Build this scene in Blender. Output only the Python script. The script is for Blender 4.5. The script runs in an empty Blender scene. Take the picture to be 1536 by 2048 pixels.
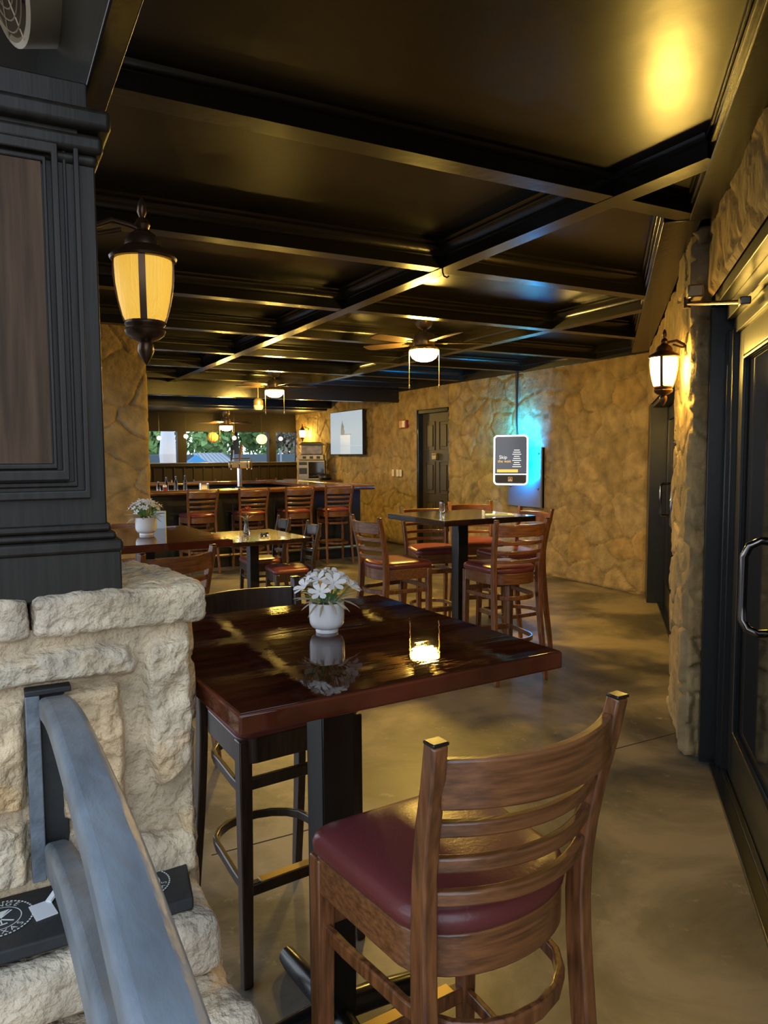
import bpy, bmesh, math, random
import numpy as np
from mathutils import Vector, Matrix, noise as mnoise

random.seed(7)
rng = np.random.default_rng(7)
SC = bpy.context.scene
COL = SC.collection
PI = math.pi

# ------------------------------------------------------------------ camera
cam_d = bpy.data.cameras.new('camera')
cam = bpy.data.objects.new('camera', cam_d)
COL.objects.link(cam)
FPX = 1476.0
cam_d.sensor_fit = 'VERTICAL'
cam_d.sensor_height = 36.0
cam_d.lens = 36.0 * FPX / 2048.0
cam_d.clip_start = 0.02
yaw, pit, rol = math.radians(28.24), math.radians(4.41), math.radians(-0.334)
fw = Vector((math.sin(yaw) * math.cos(pit), math.cos(yaw) * math.cos(pit), -math.sin(pit)))
r0 = Vector((math.cos(yaw), -math.sin(yaw), 0))
u0 = r0.cross(fw)
rt = r0 * math.cos(rol) + u0 * math.sin(rol)
up = -r0 * math.sin(rol) + u0 * math.cos(rol)
M = Matrix((rt, up, -fw)).transposed().to_4x4()
M.translation = Vector((0, 0, 1.53))
cam.matrix_world = M
SC.camera = cam

# ------------------------------------------------------------------ colour management, world
vs = SC.view_settings
vs.view_transform = 'Standard'
vs.look = 'None'
vs.exposure = 0.60
vs.gamma = 1.0
vs.use_curve_mapping = False

SKY = 1.45          # strength of the daylight
BOWL = 330.0        # ceiling fan lamp bowls
LANT = 165.0         # bright wall lanterns
WARM = (1.0, 0.62, 0.115)

world = bpy.data.worlds.new('sky')
SC.world = world
world.use_nodes = True
nt = world.node_tree
bg = nt.nodes['Background']
tc = nt.nodes.new('ShaderNodeTexCoord')
sx = nt.nodes.new('ShaderNodeSeparateXYZ')
rp = nt.nodes.new('ShaderNodeValToRGB')
nt.links.new(tc.outputs['Generated'], sx.inputs[0])
nt.links.new(sx.outputs['Z'], rp.inputs[0])
nt.links.new(rp.outputs['Color'], bg.inputs['Color'])
rp.color_ramp.elements[0].position = 0.0
rp.color_ramp.elements[0].color = (0.88, 0.93, 1.0, 1)
rp.color_ramp.elements[1].position = 0.8
rp.color_ramp.elements[1].color = (0.58, 0.75, 1.0, 1)
bg.inputs['Strength'].default_value = SKY


# ------------------------------------------------------------------ materials
def mat(name, col, rough=0.5, metal=0.0, coat=0.0, coat_rough=0.05, var=0.0, vscale=6.0, stretch=(1, 1, 1),
        bump=0.0, bscale=40.0, emit=None, estr=0.0, spec=0.5, col2=None, attr=False, detail=4.0, rvar=0.0, trans=0.0, alpha=1.0, coatn=False):
    m = bpy.data.materials.new(name)
    m.use_nodes = True
    n = m.node_tree
    b = n.nodes['Principled BSDF']
    b.inputs['Roughness'].default_value = rough
    b.inputs['Metallic'].default_value = metal
    b.inputs['Coat Weight'].default_value = coat
    b.inputs['Coat Roughness'].default_value = coat_rough
    b.inputs['Specular IOR Level'].default_value = spec
    b.inputs['Transmission Weight'].default_value = trans
    b.inputs['Alpha'].default_value = alpha
    t = n.nodes.new('ShaderNodeTexCoord')
    mp = n.nodes.new('ShaderNodeMapping')
    mp.inputs['Scale'].default_value = stretch
    n.links.new(t.outputs['Object'], mp.inputs[0])
    c4 = tuple(col) + (1,)
    if var > 0 or col2 or attr:
        nz = n.nodes.new('ShaderNodeTexNoise')
        nz.inputs['Scale'].default_value = vscale
        nz.inputs['Detail'].default_value = detail
        n.links.new(mp.outputs[0], nz.inputs[0])
        mx = n.nodes.new('ShaderNodeMix')
        mx.data_type = 'RGBA'
        mr = n.nodes.new('ShaderNodeMapRange')
        mr.inputs['From Min'].default_value = 0.32
        mr.inputs['From Max'].default_value = 0.68
        n.links.new(nz.outputs['Fac'], mr.inputs[0])
        n.links.new(mr.outputs[0], mx.inputs[0])
        lo = tuple(max(0, c * (1 - var)) for c in col)
        hi = col2 if col2 else tuple(c * (1 + var) for c in col)
        mx.inputs[6].default_value = lo + (1,)
        mx.inputs[7].default_value = tuple(hi) + (1,)
        out = mx.outputs[2]
        if attr:
            at = n.nodes.new('ShaderNodeAttribute')
            at.attribute_name = 'tint'
            m2 = n.nodes.new('ShaderNodeMix')
            m2.data_type = 'RGBA'
            m2.blend_type = 'MULTIPLY'
            m2.inputs[0].default_value = 1.0
            n.links.new(out, m2.inputs[6])
            n.links.new(at.outputs['Color'], m2.inputs[7])
            out = m2.outputs[2]
        n.links.new(out, b.inputs['Base Color'])
        if rvar > 0:
            r2 = n.nodes.new('ShaderNodeMapRange')
            r2.inputs['To Min'].default_value = max(0.0, rough - rvar)
            r2.inputs['To Max'].default_value = rough + rvar
            n.links.new(nz.outputs['Fac'], r2.inputs[0])
            n.links.new(r2.outputs[0], b.inputs['Roughness'])
    else:
        b.inputs['Base Color'].default_value = c4
    if bump > 0:
        n2 = n.nodes.new('ShaderNodeTexNoise')
        n2.inputs['Scale'].default_value = bscale
        n2.inputs['Detail'].default_value = 5
        n.links.new(mp.outputs[0], n2.inputs[0])
        bp = n.nodes.new('ShaderNodeBump')
        bp.inputs['Strength'].default_value = bump
        bp.inputs['Distance'].default_value = 0.02
        n.links.new(n2.outputs['Fac'], bp.inputs['Height'])
        n.links.new(bp.outputs[0], b.inputs['Normal'])
        if coatn:
            n.links.new(bp.outputs[0], b.inputs['Coat Normal'])
    if emit:
        b.inputs['Emission Color'].default_value = tuple(emit) + (1,)
        b.inputs['Emission Strength'].default_value = estr
    return m


MT = {}
MT['ceil'] = mat('ceiling_black_paint', (0.012, 0.0095, 0.0065), 0.305, spec=0.6, bump=0.06, bscale=9, var=0.25, vscale=3, rvar=0.06)
MT['beam'] = mat('beam_black_paint', (0.011, 0.009, 0.006), 0.25, spec=0.6, bump=0.05, bscale=25)
MT['black'] = mat('black_gloss_paint', (0.010, 0.011, 0.011), 0.33, bump=0.04, bscale=30)
MT['pillar'] = mat('pillar_dark_paint', (0.020, 0.017, 0.013), 0.40, spec=0.3, bump=0.05, bscale=14, stretch=(7, 7, 0.5), var=0.3, vscale=8)
MT['stone_warm'] = mat('tan_fieldstone', (0.29, 0.22, 0.115), 0.85, var=0.32, vscale=7, bump=0.75, bscale=22, attr=True, detail=8)
MT['stone_grey'] = mat('grey_limestone', (0.60, 0.51, 0.385), 0.9, var=0.30, vscale=13, bump=0.9, bscale=50, attr=True, detail=10)
MT['floor'] = None
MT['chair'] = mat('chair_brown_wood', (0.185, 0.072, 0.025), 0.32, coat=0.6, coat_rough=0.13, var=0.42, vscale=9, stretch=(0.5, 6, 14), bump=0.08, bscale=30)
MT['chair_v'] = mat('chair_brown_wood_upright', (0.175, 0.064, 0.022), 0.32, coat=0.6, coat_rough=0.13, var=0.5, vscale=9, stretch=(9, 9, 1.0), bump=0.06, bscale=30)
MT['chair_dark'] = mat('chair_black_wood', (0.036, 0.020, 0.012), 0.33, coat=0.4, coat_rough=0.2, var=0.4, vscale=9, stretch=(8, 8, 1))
MT['vinyl'] = mat('burgundy_vinyl', (0.150, 0.032, 0.032), 0.31, spec=0.6, bump=0.05, bscale=120)
MT['table'] = mat('mahogany_lacquer', (0.036, 0.0085, 0.0040), 0.5, coat=0.9, coat_rough=0.015, var=0.6, vscale=5, stretch=(1, 6, 1), bump=0.012, bscale=3.5, spec=0.0, coatn=True)
MT['table_red'] = mat('red_mahogany_lacquer', (0.092, 0.021, 0.009), 0.42, coat=1.0, coat_rough=0.02, var=0.45, vscale=5, stretch=(1, 6, 1), bump=0.012, bscale=3.5, spec=0.0, coatn=True)
MT['table_dark'] = mat('dark_lacquered_top', (0.016, 0.007, 0.0045), 0.38, coat=1.0, coat_rough=0.02, var=0.6, vscale=5, stretch=(6, 1, 1), bump=0.045, bscale=7, spec=0.12, coatn=True)
MT['steel_black'] = mat('black_steel', (0.008, 0.008, 0.008), 0.25, spec=0.6)
MT['brass'] = mat('worn_brass_strip', (0.55, 0.42, 0.22), 0.32, metal=1.0)
MT['chrome'] = mat('chrome', (0.75, 0.75, 0.76), 0.12, metal=1.0)
MT['dark_chrome'] = mat('dark_chrome', (0.20, 0.19, 0.18), 0.14, metal=1.0)
MT['nickel'] = mat('antique_brass', (0.36, 0.27, 0.15), 0.33, metal=0.65)
MT['bronze'] = mat('dark_bronze', (0.10, 0.055, 0.028), 0.32, metal=0.7)
MT['ceramic'] = mat('white_ceramic', (0.80, 0.80, 0.80), 0.22, coat=0.4)
MT['petal'] = mat('white_petal', (0.82, 0.80, 0.77), 0.7)
MT['petal_red'] = mat('red_petal', (0.35, 0.05, 0.04), 0.7)
MT['leaf'] = mat('green_leaf', (0.10, 0.26, 0.07), 0.6, var=0.4, vscale=20)
MT['straw'] = mat('dried_straw_leaf', (0.45, 0.36, 0.24), 0.8)
MT['soil'] = mat('dark_moss', (0.04, 0.035, 0.02), 0.95)
MT['blue_rail'] = mat('weathered_slate_paint', (0.15, 0.175, 0.20), 0.42, var=0.35, vscale=5, stretch=(3, 1, 3), bump=0.2, bscale=18)
MT['plank'] = mat('charcoal_plank', (0.022, 0.023, 0.024), 0.6, bump=0.15, bscale=30)
MT['sticker_dark'] = mat('sticker_dark_print', (0.02, 0.03, 0.035), 0.5)
MT['sticker_white'] = mat('sticker_white_print', (0.72, 0.72, 0.68), 0.5)
MT['bowl'] = mat('lit_frosted_bowl', (0.9, 0.85, 0.7), 0.4, emit=WARM, estr=BOWL)
MT['lamp_hot'] = mat('lit_lantern_glass', (0.9, 0.8, 0.6), 0.4, emit=WARM, estr=LANT)
MT['lamp_amber'] = mat('amber_ribbed_glass', (0.75, 0.5, 0.12), 0.45, emit=(1.0, 0.55, 0.055), estr=0.48, bump=0.5, bscale=30, stretch=(6, 6, 0.3))
MT['far_lamp'] = mat('lit_far_lantern', (0.9, 0.8, 0.6), 0.4, emit=WARM, estr=190.0)
MT['globe'] = mat('lit_paper_globe', (0.8, 0.7, 0.5), 0.8, emit=(1.0, 0.72, 0.36), estr=0.9)
MT['bulb'] = mat('lit_bulb', (0.9, 0.8, 0.6), 0.5, emit=(1.0, 0.75, 0.45), estr=5.0)
MT['rattan'] = mat('orange_rattan', (0.5, 0.22, 0.05), 0.8, emit=(1.0, 0.45, 0.08), estr=0.35)
MT['black_plastic'] = mat('black_plastic', (0.012, 0.012, 0.013), 0.35)
MT['led_white'] = mat('white_led_edge', (0.9, 0.9, 0.95), 0.4, emit=(0.92, 0.97, 1.0), estr=4.0)
MT['led_blue'] = mat('blue_led', (0.1, 0.4, 0.9), 0.4, emit=(0.0, 0.30, 1.0), estr=520.0)
MT['led_green'] = mat('green_led', (0.1, 0.8, 0.3), 0.4, emit=(0.03, 1.0, 0.28), estr=110.0)
MT['screen'] = mat('dim_menu_screen', (0.03, 0.03, 0.03), 0.12, emit=(0.075, 0.085, 0.105), estr=0.7)
MT['scr_white'] = mat('screen_white', (0.3, 0.3, 0.3), 0.4, emit=(0.75, 0.78, 0.80), estr=0.8)
MT['scr_yellow'] = mat('screen_yellow', (0.3, 0.2, 0.05), 0.4, emit=(1.0, 0.55, 0.10), estr=0.8)
MT['scr_red'] = mat('screen_red', (0.15, 0.02, 0.02), 0.4, emit=(0.10, 0.005, 0.005), estr=0.7)
MT['tv'] = mat('tv_picture', (0.03, 0.03, 0.03), 0.5, spec=0.1, emit=(0.58, 0.71, 0.80), estr=0.46)
MT['tv_mid'] = mat('tv_picture_grey', (0.1, 0.1, 0.1), 0.3, emit=(0.42, 0.52, 0.60), estr=0.5)
MT['tv_dark'] = mat('tv_picture_dark', (0.02, 0.02, 0.02), 0.3, emit=(0.06, 0.09, 0.13), estr=0.7)
MT['door'] = mat('door_dark_paint', (0.035, 0.028, 0.018), 0.45)
MT['glass_dark'] = mat('dark_door_glass', (0.010, 0.010, 0.010), 0.05, spec=0.8)
MT['red_plastic'] = mat('red_plastic', (0.25, 0.02, 0.02), 0.4)
MT['white_plastic'] = mat('ivory_plastic', (0.65, 0.60, 0.50), 0.4)
MT['paper'] = mat('white_card', (0.75, 0.77, 0.78), 0.6)
MT['card_blue'] = mat('pale_blue_card', (0.55, 0.66, 0.74), 0.6)
MT['clear'] = mat('clear_glass', (0.9, 0.92, 0.92), 0.03, trans=1.0)
MT['steel'] = mat('stainless_steel', (0.26, 0.24, 0.21), 0.3, metal=1.0)
MT['bar_wood'] = mat('bar_top_wood', (0.14, 0.055, 0.022), 0.25, coat=0.8, coat_rough=0.06, var=0.4, vscale=6, stretch=(1, 8, 1))
MT['wains'] = mat('dark_panelling', (0.014, 0.010, 0.006), 0.5, spec=0.15)
MT['tent'] = mat('blue_tent_fabric', (0.03, 0.20, 0.42), 0.7)
MT['roof'] = mat('grey_metal_roof', (0.25, 0.30, 0.34), 0.5, metal=0.2)
MT['fence'] = mat('slate_blue_fence', (0.08, 0.12, 0.15), 0.7)
MT['canvas'] = mat('white_canvas', (0.75, 0.76, 0.78), 0.8)
MT['bark'] = mat('bark', (0.06, 0.045, 0.03), 0.9)
MT['foliage'] = mat('tree_foliage', (0.20, 0.36, 0.12), 0.7, var=0.5, vscale=3)
MT['foliage_pink'] = mat('flowering_foliage', (0.18, 0.28, 0.11), 0.7, var=0.5, vscale=4, col2=(0.42, 0.32, 0.28))
MT['ground'] = mat('asphalt', (0.11, 0.11, 0.11), 0.9, var=0.2, vscale=1)
MT['fan_blade'] = mat('fan_blade_wood', (0.09, 0.055, 0.03), 0.35, var=0.3, vscale=8, stretch=(1, 10, 1))
MT['fan_grey'] = mat('tan_drum_metal', (0.36, 0.28, 0.17), 0.4, metal=0.3)
MT['ribbon'] = mat('white_tape', (0.7, 0.72, 0.74), 0.5)


def floor_material():
    m = bpy.data.materials.new('stained_concrete')
    m.use_nodes = True
    n = m.node_tree
    b = n.nodes['Principled BSDF']
    t = n.nodes.new('ShaderNodeTexCoord')

    def nz(scale, det, rough=0.6, dist=0.0):
        a = n.nodes.new('ShaderNodeTexNoise')
        a.inputs['Scale'].default_value = scale
        a.inputs['Detail'].default_value = det
        a.inputs['Roughness'].default_value = rough
        a.inputs['Distortion'].default_value = dist
        n.links.new(t.outputs['Object'], a.inputs[0])
        return a.outputs['Fac']
    r = n.nodes.new('ShaderNodeValToRGB')
    e = r.color_ramp.elements
    e[0].position, e[0].color = 0.40, (0.075, 0.066, 0.052, 1)
    e[1].position, e[1].color = 0.60, (0.29, 0.235, 0.165, 1)
    k = e.new(0.5)
    k.color = (0.165, 0.138, 0.100, 1)
    n.links.new(nz(1.25, 7, 0.62, 0.5), r.inputs[0])
    r2 = n.nodes.new('ShaderNodeValToRGB')
    r2.color_ramp.elements[0].position, r2.color_ramp.elements[0].color = 0.60, (0, 0, 0, 1)
    r2.color_ramp.elements[1].position, r2.color_ramp.elements[1].color = 0.74, (1, 1, 1, 1)
    n.links.new(nz(9, 5, 0.7), r2.inputs[0])
    mx = n.nodes.new('ShaderNodeMix')
    mx.data_type = 'RGBA'
    n.links.new(r2.outputs[0], mx.inputs[0])
    n.links.new(r.outputs[0], mx.inputs[6])
    mx.inputs[7].default_value = (0.30, 0.26, 0.19, 1)
    n.links.new(mx.outputs[2], b.inputs['Base Color'])
    mr = n.nodes.new('ShaderNodeMapRange')
    mr.inputs['To Min'].default_value = 0.26
    mr.inputs['To Max'].default_value = 0.60
    n.links.new(nz(2.2, 5), mr.inputs[0])
    n.links.new(mr.outputs[0], b.inputs['Roughness'])
    bp = n.nodes.new('ShaderNodeBump')
    bp.inputs['Strength'].default_value = 0.12
    bp.inputs['Distance'].default_value = 0.01
    n.links.new(nz(14, 8), bp.inputs['Height'])
    n.links.new(bp.outputs[0], b.inputs['Normal'])
    return m


MT['floor'] = floor_material()


# ------------------------------------------------------------------ mesh helpers
class MB:
    """collects shapes and links them as one mesh object"""

    def __init__(s):
        s.v, s.f = [], []

    def add(s, vs, fs, mtx=None):
        o = len(s.v)
        for p in vs:
            p = Vector(p)
            s.v.append(tuple(mtx @ p) if mtx is not None else tuple(p))
        s.f += [tuple(i + o for i in f) for f in fs]
        return s

    def box(s, c, d, rz=0.0, mtx=None):
        hx, hy, hz = d[0] / 2, d[1] / 2, d[2] / 2
        R = Matrix.Rotation(rz, 3, 'Z')
        vs = [Vector(c) + R @ Vector((x * hx, y * hy, z * hz)) for z in (-1, 1) for y in (-1, 1) for x in (-1, 1)]
        fs = [(0, 2, 3, 1), (4, 5, 7, 6), (0, 1, 5, 4), (2, 6, 7, 3), (0, 4, 6, 2), (1, 3, 7, 5)]
        return s.add(vs, fs, mtx)

    def box2(s, a, b, mtx=None):
        return s.box([(a[i] + b[i]) / 2 for i in range(3)], [abs(b[i] - a[i]) for i in range(3)], 0, mtx)

    def sweep(s, path, u, w, h, closed=False, mtx=None):
        """rectangular section along a path; u is the axis of the h side, w runs across"""
        P = [Vector(p) for p in path]
        n = len(P)
        u = Vector(u).normalized()
        W = w if isinstance(w, (list, tuple)) else [w] * n
        Hh = h if isinstance(h, (list, tuple)) else [h] * n
        vs = []
        for i in range(n):
            a = P[(i - 1) % n] if (closed or i > 0) else P[i]
            b = P[(i + 1) % n] if (closed or i < n - 1) else P[i]
            t = (b - a).normalized()
            q = t.cross(u).normalized()
            uu = u if abs(t.dot(u)) < 0.02 else q.cross(t).normalized()
            for (x, y) in ((-1, -1), (1, -1), (1, 1), (-1, 1)):
                vs.append(P[i] + q * (x * W[i] / 2) + uu * (y * Hh[i] / 2))
        fs = []
        m = n if closed else n - 1
        for i in range(m):
            j = (i + 1) % n
            for k in range(4):
                l = (k + 1) % 4
                fs.append((i * 4 + k, i * 4 + l, j * 4 + l, j * 4 + k))
        if not closed:
            fs += [(3, 2, 1, 0), tuple((n - 1) * 4 + k for k in range(4))]
        return s.add(vs, fs, mtx)

    def tube(s, path, r, seg=10, mtx=None, cap=True):
        P = [Vector(p) for p in path]
        n = len(P)
        R = r if isinstance(r, (list, tuple)) else [r] * n
        ref = None
        vs = []
        for i in range(n):
            t = (P[min(i + 1, n - 1)] - P[max(i - 1, 0)]).normalized()
            if ref is None:
                ref = Vector((0, 0, 1)) if abs(t.z) < 0.9 else Vector((1, 0, 0))
            a = t.cross(ref).normalized()
            b = a.cross(t).normalized()
            ref = b
            for k in range(seg):
                an = 2 * PI * k / seg
                vs.append(P[i] + a * (R[i] * math.cos(an)) + b * (R[i] * math.sin(an)))
        fs = []
        for i in range(n - 1):
            for k in range(seg):
                l = (k + 1) % seg
                fs.append((i * seg + k, i * seg + l, (i + 1) * seg + l, (i + 1) * seg + k))
        if cap:
            fs += [tuple(reversed(range(seg))), tuple((n - 1) * seg + k for k in range(seg))]
        return s.add(vs, fs, mtx)

    def lathe(s, prof, seg=32, mtx=None, arc=(0, 2 * PI)):
        vs, fs = [], []
        full = abs(arc[1] - arc[0] - 2 * PI) < 1e-6
        cols = seg if full else seg + 1
        for (r, z) in prof:
            for k in range(cols):
                a = arc[0] + (arc[1] - arc[0]) * k / seg
                vs.append((max(r, 1e-5) * math.cos(a), max(r, 1e-5) * math.sin(a), z))
        for i in range(len(prof) - 1):
            for k in range(seg):
                l = (k + 1) % cols
                fs.append((i * cols + k, i * cols + l, (i + 1) * cols + l, (i + 1) * cols + k))
        return s.add(vs, fs, mtx)

    def prism(s, poly, z0, z1, mtx=None):
        n = len(poly)
        vs = [(p[0], p[1], z0) for p in poly] + [(p[0], p[1], z1) for p in poly]
        fs = [tuple(reversed(range(n))), tuple(range(n, 2 * n))]
        fs += [(i, (i + 1) % n, n + (i + 1) % n, n + i) for i in range(n)]
        return s.add(vs, fs, mtx)

    def ball(s, c, r, seg=16, rings=10, sq=(1, 1, 1)):
        prof = [(r * math.sin(PI * i / rings), -r * math.cos(PI * i / rings)) for i in range(rings + 1)]
        return s.lathe(prof, seg, Matrix.Translation(c) @ Matrix.Diagonal((sq[0], sq[1], sq[2], 1)))

    def build(s, name, m, parent=None, bevel=0.0, smooth=True, angle=35, seg=2, loc=None, rz=0.0):
        me = bpy.data.meshes.new(name)
        me.from_pydata(s.v, [], s.f)
        me.validate()
        bm = bmesh.new()
        bm.from_mesh(me)
        bmesh.ops.remove_doubles(bm, verts=bm.verts, dist=1e-5)
        bmesh.ops.recalc_face_normals(bm, faces=bm.faces)
        bm.to_mesh(me)
        bm.free()
        if smooth:
            me.polygons.foreach_set('use_smooth', [True] * len(me.polygons))
            me.set_sharp_from_angle(angle=math.radians(angle))
        me.materials.append(MT[m] if isinstance(m, str) else m)
        o = bpy.data.objects.new(name, me)
        COL.objects.link(o)
        if parent is not None:
            o.parent = parent
        if loc is not None:
            o.location = loc
        o.rotation_euler = (0, 0, rz)
        if bevel > 0:
            bv = o.modifiers.new('edge', 'BEVEL')
            bv.width = bevel
            bv.segments = seg
            bv.limit_method = 'ANGLE'
            bv.angle_limit = math.radians(40)
        return o


def tag(o, label, cat, group=None):
    o['label'] = label
    o['category'] = cat
    if group:
        o['group'] = group
    return o


def struct(o):
    o['kind'] = 'structure'
    return o


def thing(name, label, cat, loc=(0, 0, 0), rz=0.0, group=None):
    o = bpy.data.objects.new(name, None)
    o.empty_display_size = 0.1
    COL.objects.link(o)
    o.location = loc
    o.rotation_euler = (0, 0, rz)
    return tag(o, label, cat, group)


KIDS = {}


def kids(o):
    return [c for c in bpy.data.objects if c.parent == o]


def copy_tree(o, parent=None):
    c = o.copy()
    COL.objects.link(c)
    if parent is not None:
        c.parent = parent
    for ch in kids(o):
        copy_tree(ch, c)
    return c


def dup(o, loc, rz, label, group=None, scale=None):
    c = copy_tree(o)
    c.location = loc
    c.rotation_euler = (0, 0, rz)
    c['label'] = label
    if group:
        c['group'] = group
    if scale:
        c.scale = scale
    return c


def text_geo(body, size, extr=0.0):
    """outline of a word as vertices and faces in the XY plane, centred"""
    cu = bpy.data.curves.new('tmp_text', 'FONT')
    cu.body = body
    cu.size = size
    cu.align_x = 'CENTER'
    cu.align_y = 'CENTER'
    cu.extrude = extr
    cu.resolution_u = 3
    ob = bpy.data.objects.new('tmp_text', cu)
    COL.objects.link(ob)
    dg = bpy.context.evaluated_depsgraph_get()
    ev = ob.evaluated_get(dg)
    me = ev.to_mesh()
    vs = [tuple(v.co) for v in me.vertices]
    fs = [tuple(p.vertices) for p in me.polygons]
    ev.to_mesh_clear()
    bpy.data.objects.remove(ob)
    bpy.data.curves.remove(cu)
    return vs, fs


def SD(s, d, z):
    """door wall coordinates: s along the wall, d into it"""
    return Vector(((s + d) / math.sqrt(2), (s - d) / math.sqrt(2), z))


def frame(o, u, v):
    """matrix with local x = u, y = v, z = u x v at o"""
    u = Vector(u).normalized()
    v = Vector(v).normalized()
    w = u.cross(v)
    m = Matrix((u, v, w)).transposed().to_4x4()
    m.translation = Vector(o)
    return m


# ------------------------------------------------------------------ stone surfaces
def smooth(x, a, b):
    t = np.clip((x - a) / (b - a), 0, 1)
    return t * t * (3 - 2 * t)


def vnoise(U, V, scale, seed):
    """value noise on arrays"""
    x, y = U * scale + seed * 17.13, V * scale + seed * 9.7
    xi, yi = np.floor(x).astype(int), np.floor(y).astype(int)
    xf, yf = x - xi, y - yi
    xf, yf = xf * xf * (3 - 2 * xf), yf * yf * (3 - 2 * yf)

    def h(a, b):
        n = (a * 374761393 + b * 668265263 + seed * 1442695) & 0x7fffffff
        n = ((n ^ (n >> 13)) * 1274126177) & 0x7fffffff
        return ((n ^ (n >> 16)) & 0xffff) / 65535.0
    return (h(xi, yi) * (1 - xf) + h(xi + 1, yi) * xf) * (1 - yf) + (h(xi, yi + 1) * (1 - xf) + h(xi + 1, yi + 1) * xf) * yf


def fbm(U, V, scale, seed, oct=4):
    o = np.zeros_like(U)
    a, t = 1.0, 0.0
    for i in range(oct):
        o += a * vnoise(U, V, scale * 2 ** i, seed + i)
        t += a
        a *= 0.5
    return o / t


def vor_height(U, V, cell, amp, seed):
    """height of irregular fieldstones and a tint per stone"""
    r = np.random.default_rng(seed)
    Uw = U + 0.10 * cell * 2 * (fbm(U, V, 2.2 / cell, seed + 5, 2) - 0.5)
    Vw = V + 0.10 * cell * 2 * (fbm(U, V, 2.2 / cell, seed + 9, 2) - 0.5)
    u0, u1, v0, v1 = U.min() - cell, U.max() + cell, V.min() - cell, V.max() + cell
    pts = []
    j = 0
    y = v0
    while y < v1:
        x = u0 + (j % 2) * cell * 0.55
        while x < u1:
            pts.append((x + r.uniform(-.55, .55) * cell, y + r.uniform(-.45, .45) * cell * .7))
            x += cell * 1.05
        y += cell * 0.72
        j += 1
    pts = np.array(pts)
    tint = r.uniform(0, 1, len(pts))
    lift = r.uniform(0.45, 1.0, len(pts))
    F1 = np.full(U.shape, 1e9)
    F2 = np.full(U.shape, 1e9)
    idx = np.zeros(U.shape, int)
    for i, (px, py) in enumerate(pts):
        d = np.hypot(Uw - px, (Vw - py) * 1.25)
        m1 = d < F1
        F2 = np.where(m1, F1, np.minimum(F2, d))
        idx = np.where(m1, i, idx)
        F1 = np.minimum(F1, d)
    e = F2 - F1
    body = smooth(e, 0.006, 0.035 * cell + 0.016)
    hgt = amp * body * (0.55 + 0.45 * lift[idx]) + amp * 1.3 * body * (fbm(U, V, 5.5, seed + 3, 5) - 0.5) + amp * 0.15 * fbm(U, V, 40, seed + 2, 2)
    return hgt, body, tint[idx]


def stone_face(name, origin, u, v, n, ulen, vlen, m, cell=0.36, amp=0.03, res=0.03, seed=1, edge=0.02, parent=None, hfun=None, pal=None, obj=None, off=(0, 0), bend=None):
    """rectangular face of stonework standing out along n"""
    nu, nv = max(2, int(ulen / res)), max(2, int(vlen / res))
    a = np.linspace(0, ulen, nu + 1)
    b = np.linspace(0, vlen, nv + 1)
    U, V = np.meshgrid(a, b)
    if hfun is None:
        H, body, t = vor_height(U + off[0], V + off[1], cell, amp, seed)
        if pal is None:
            pal = [(0.92, 0.86, 0.72), (1.0, 0.93, 0.80), (1.05, 0.96, 0.80), (0.96, 0.92, 0.84), (1.02, 0.88, 0.66)]
        P = np.array(pal)
        k = np.minimum((t * len(P)).astype(int), len(P) - 1)
        T = P[k] * (0.90 + 0.2 * (t * 7.3 % 1.0))[..., None]
        mort = np.array((0.80, 0.73, 0.60))
        T = mort + (T - mort) * smooth(body, 0.05, 0.6)[..., None]
    else:
        H, T = hfun(U, V)
    fall = np.minimum(np.minimum(U, ulen - U), np.minimum(V, vlen - V))
    H = H * smooth(fall, -1e-6, edge)
    o, u, v, n = (np.array(x, float) for x in (origin, u, v, n))
    X = o + U[..., None] * u + V[..., None] * v + H[..., None] * n
    X = X.reshape(-1, 3)
    w = nu + 1
    f = [(j * w + i, j * w + i + 1, (j + 1) * w + i + 1, (j + 1) * w + i) for j in range(nv) for i in range(nu)]
    return X, f, T.reshape(-1, 3)


def stone_build(name, faces, m, parent=None):
    X = np.concatenate([q[0] for q in faces])
    T = np.concatenate([q[2] for q in faces])
    F = []
    o = 0
    for q in faces:
        F += [tuple(i + o for i in f) for f in q[1]]
        o += len(q[0])
    me = bpy.data.meshes.new(name)
    me.from_pydata(X.tolist(), [], F)
    ca = me.color_attributes.new('tint', 'FLOAT_COLOR', 'POINT')
    ca.data.foreach_set('color', np.concatenate([T, np.ones((len(T), 1))], 1).astype(np.float32).ravel())
    me.polygons.foreach_set('use_smooth', [True] * len(me.polygons))
    me.materials.append(MT[m])
    ob = bpy.data.objects.new(name, me)
    COL.objects.link(ob)
    if parent is not None:
        ob.parent = parent
    return ob


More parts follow.
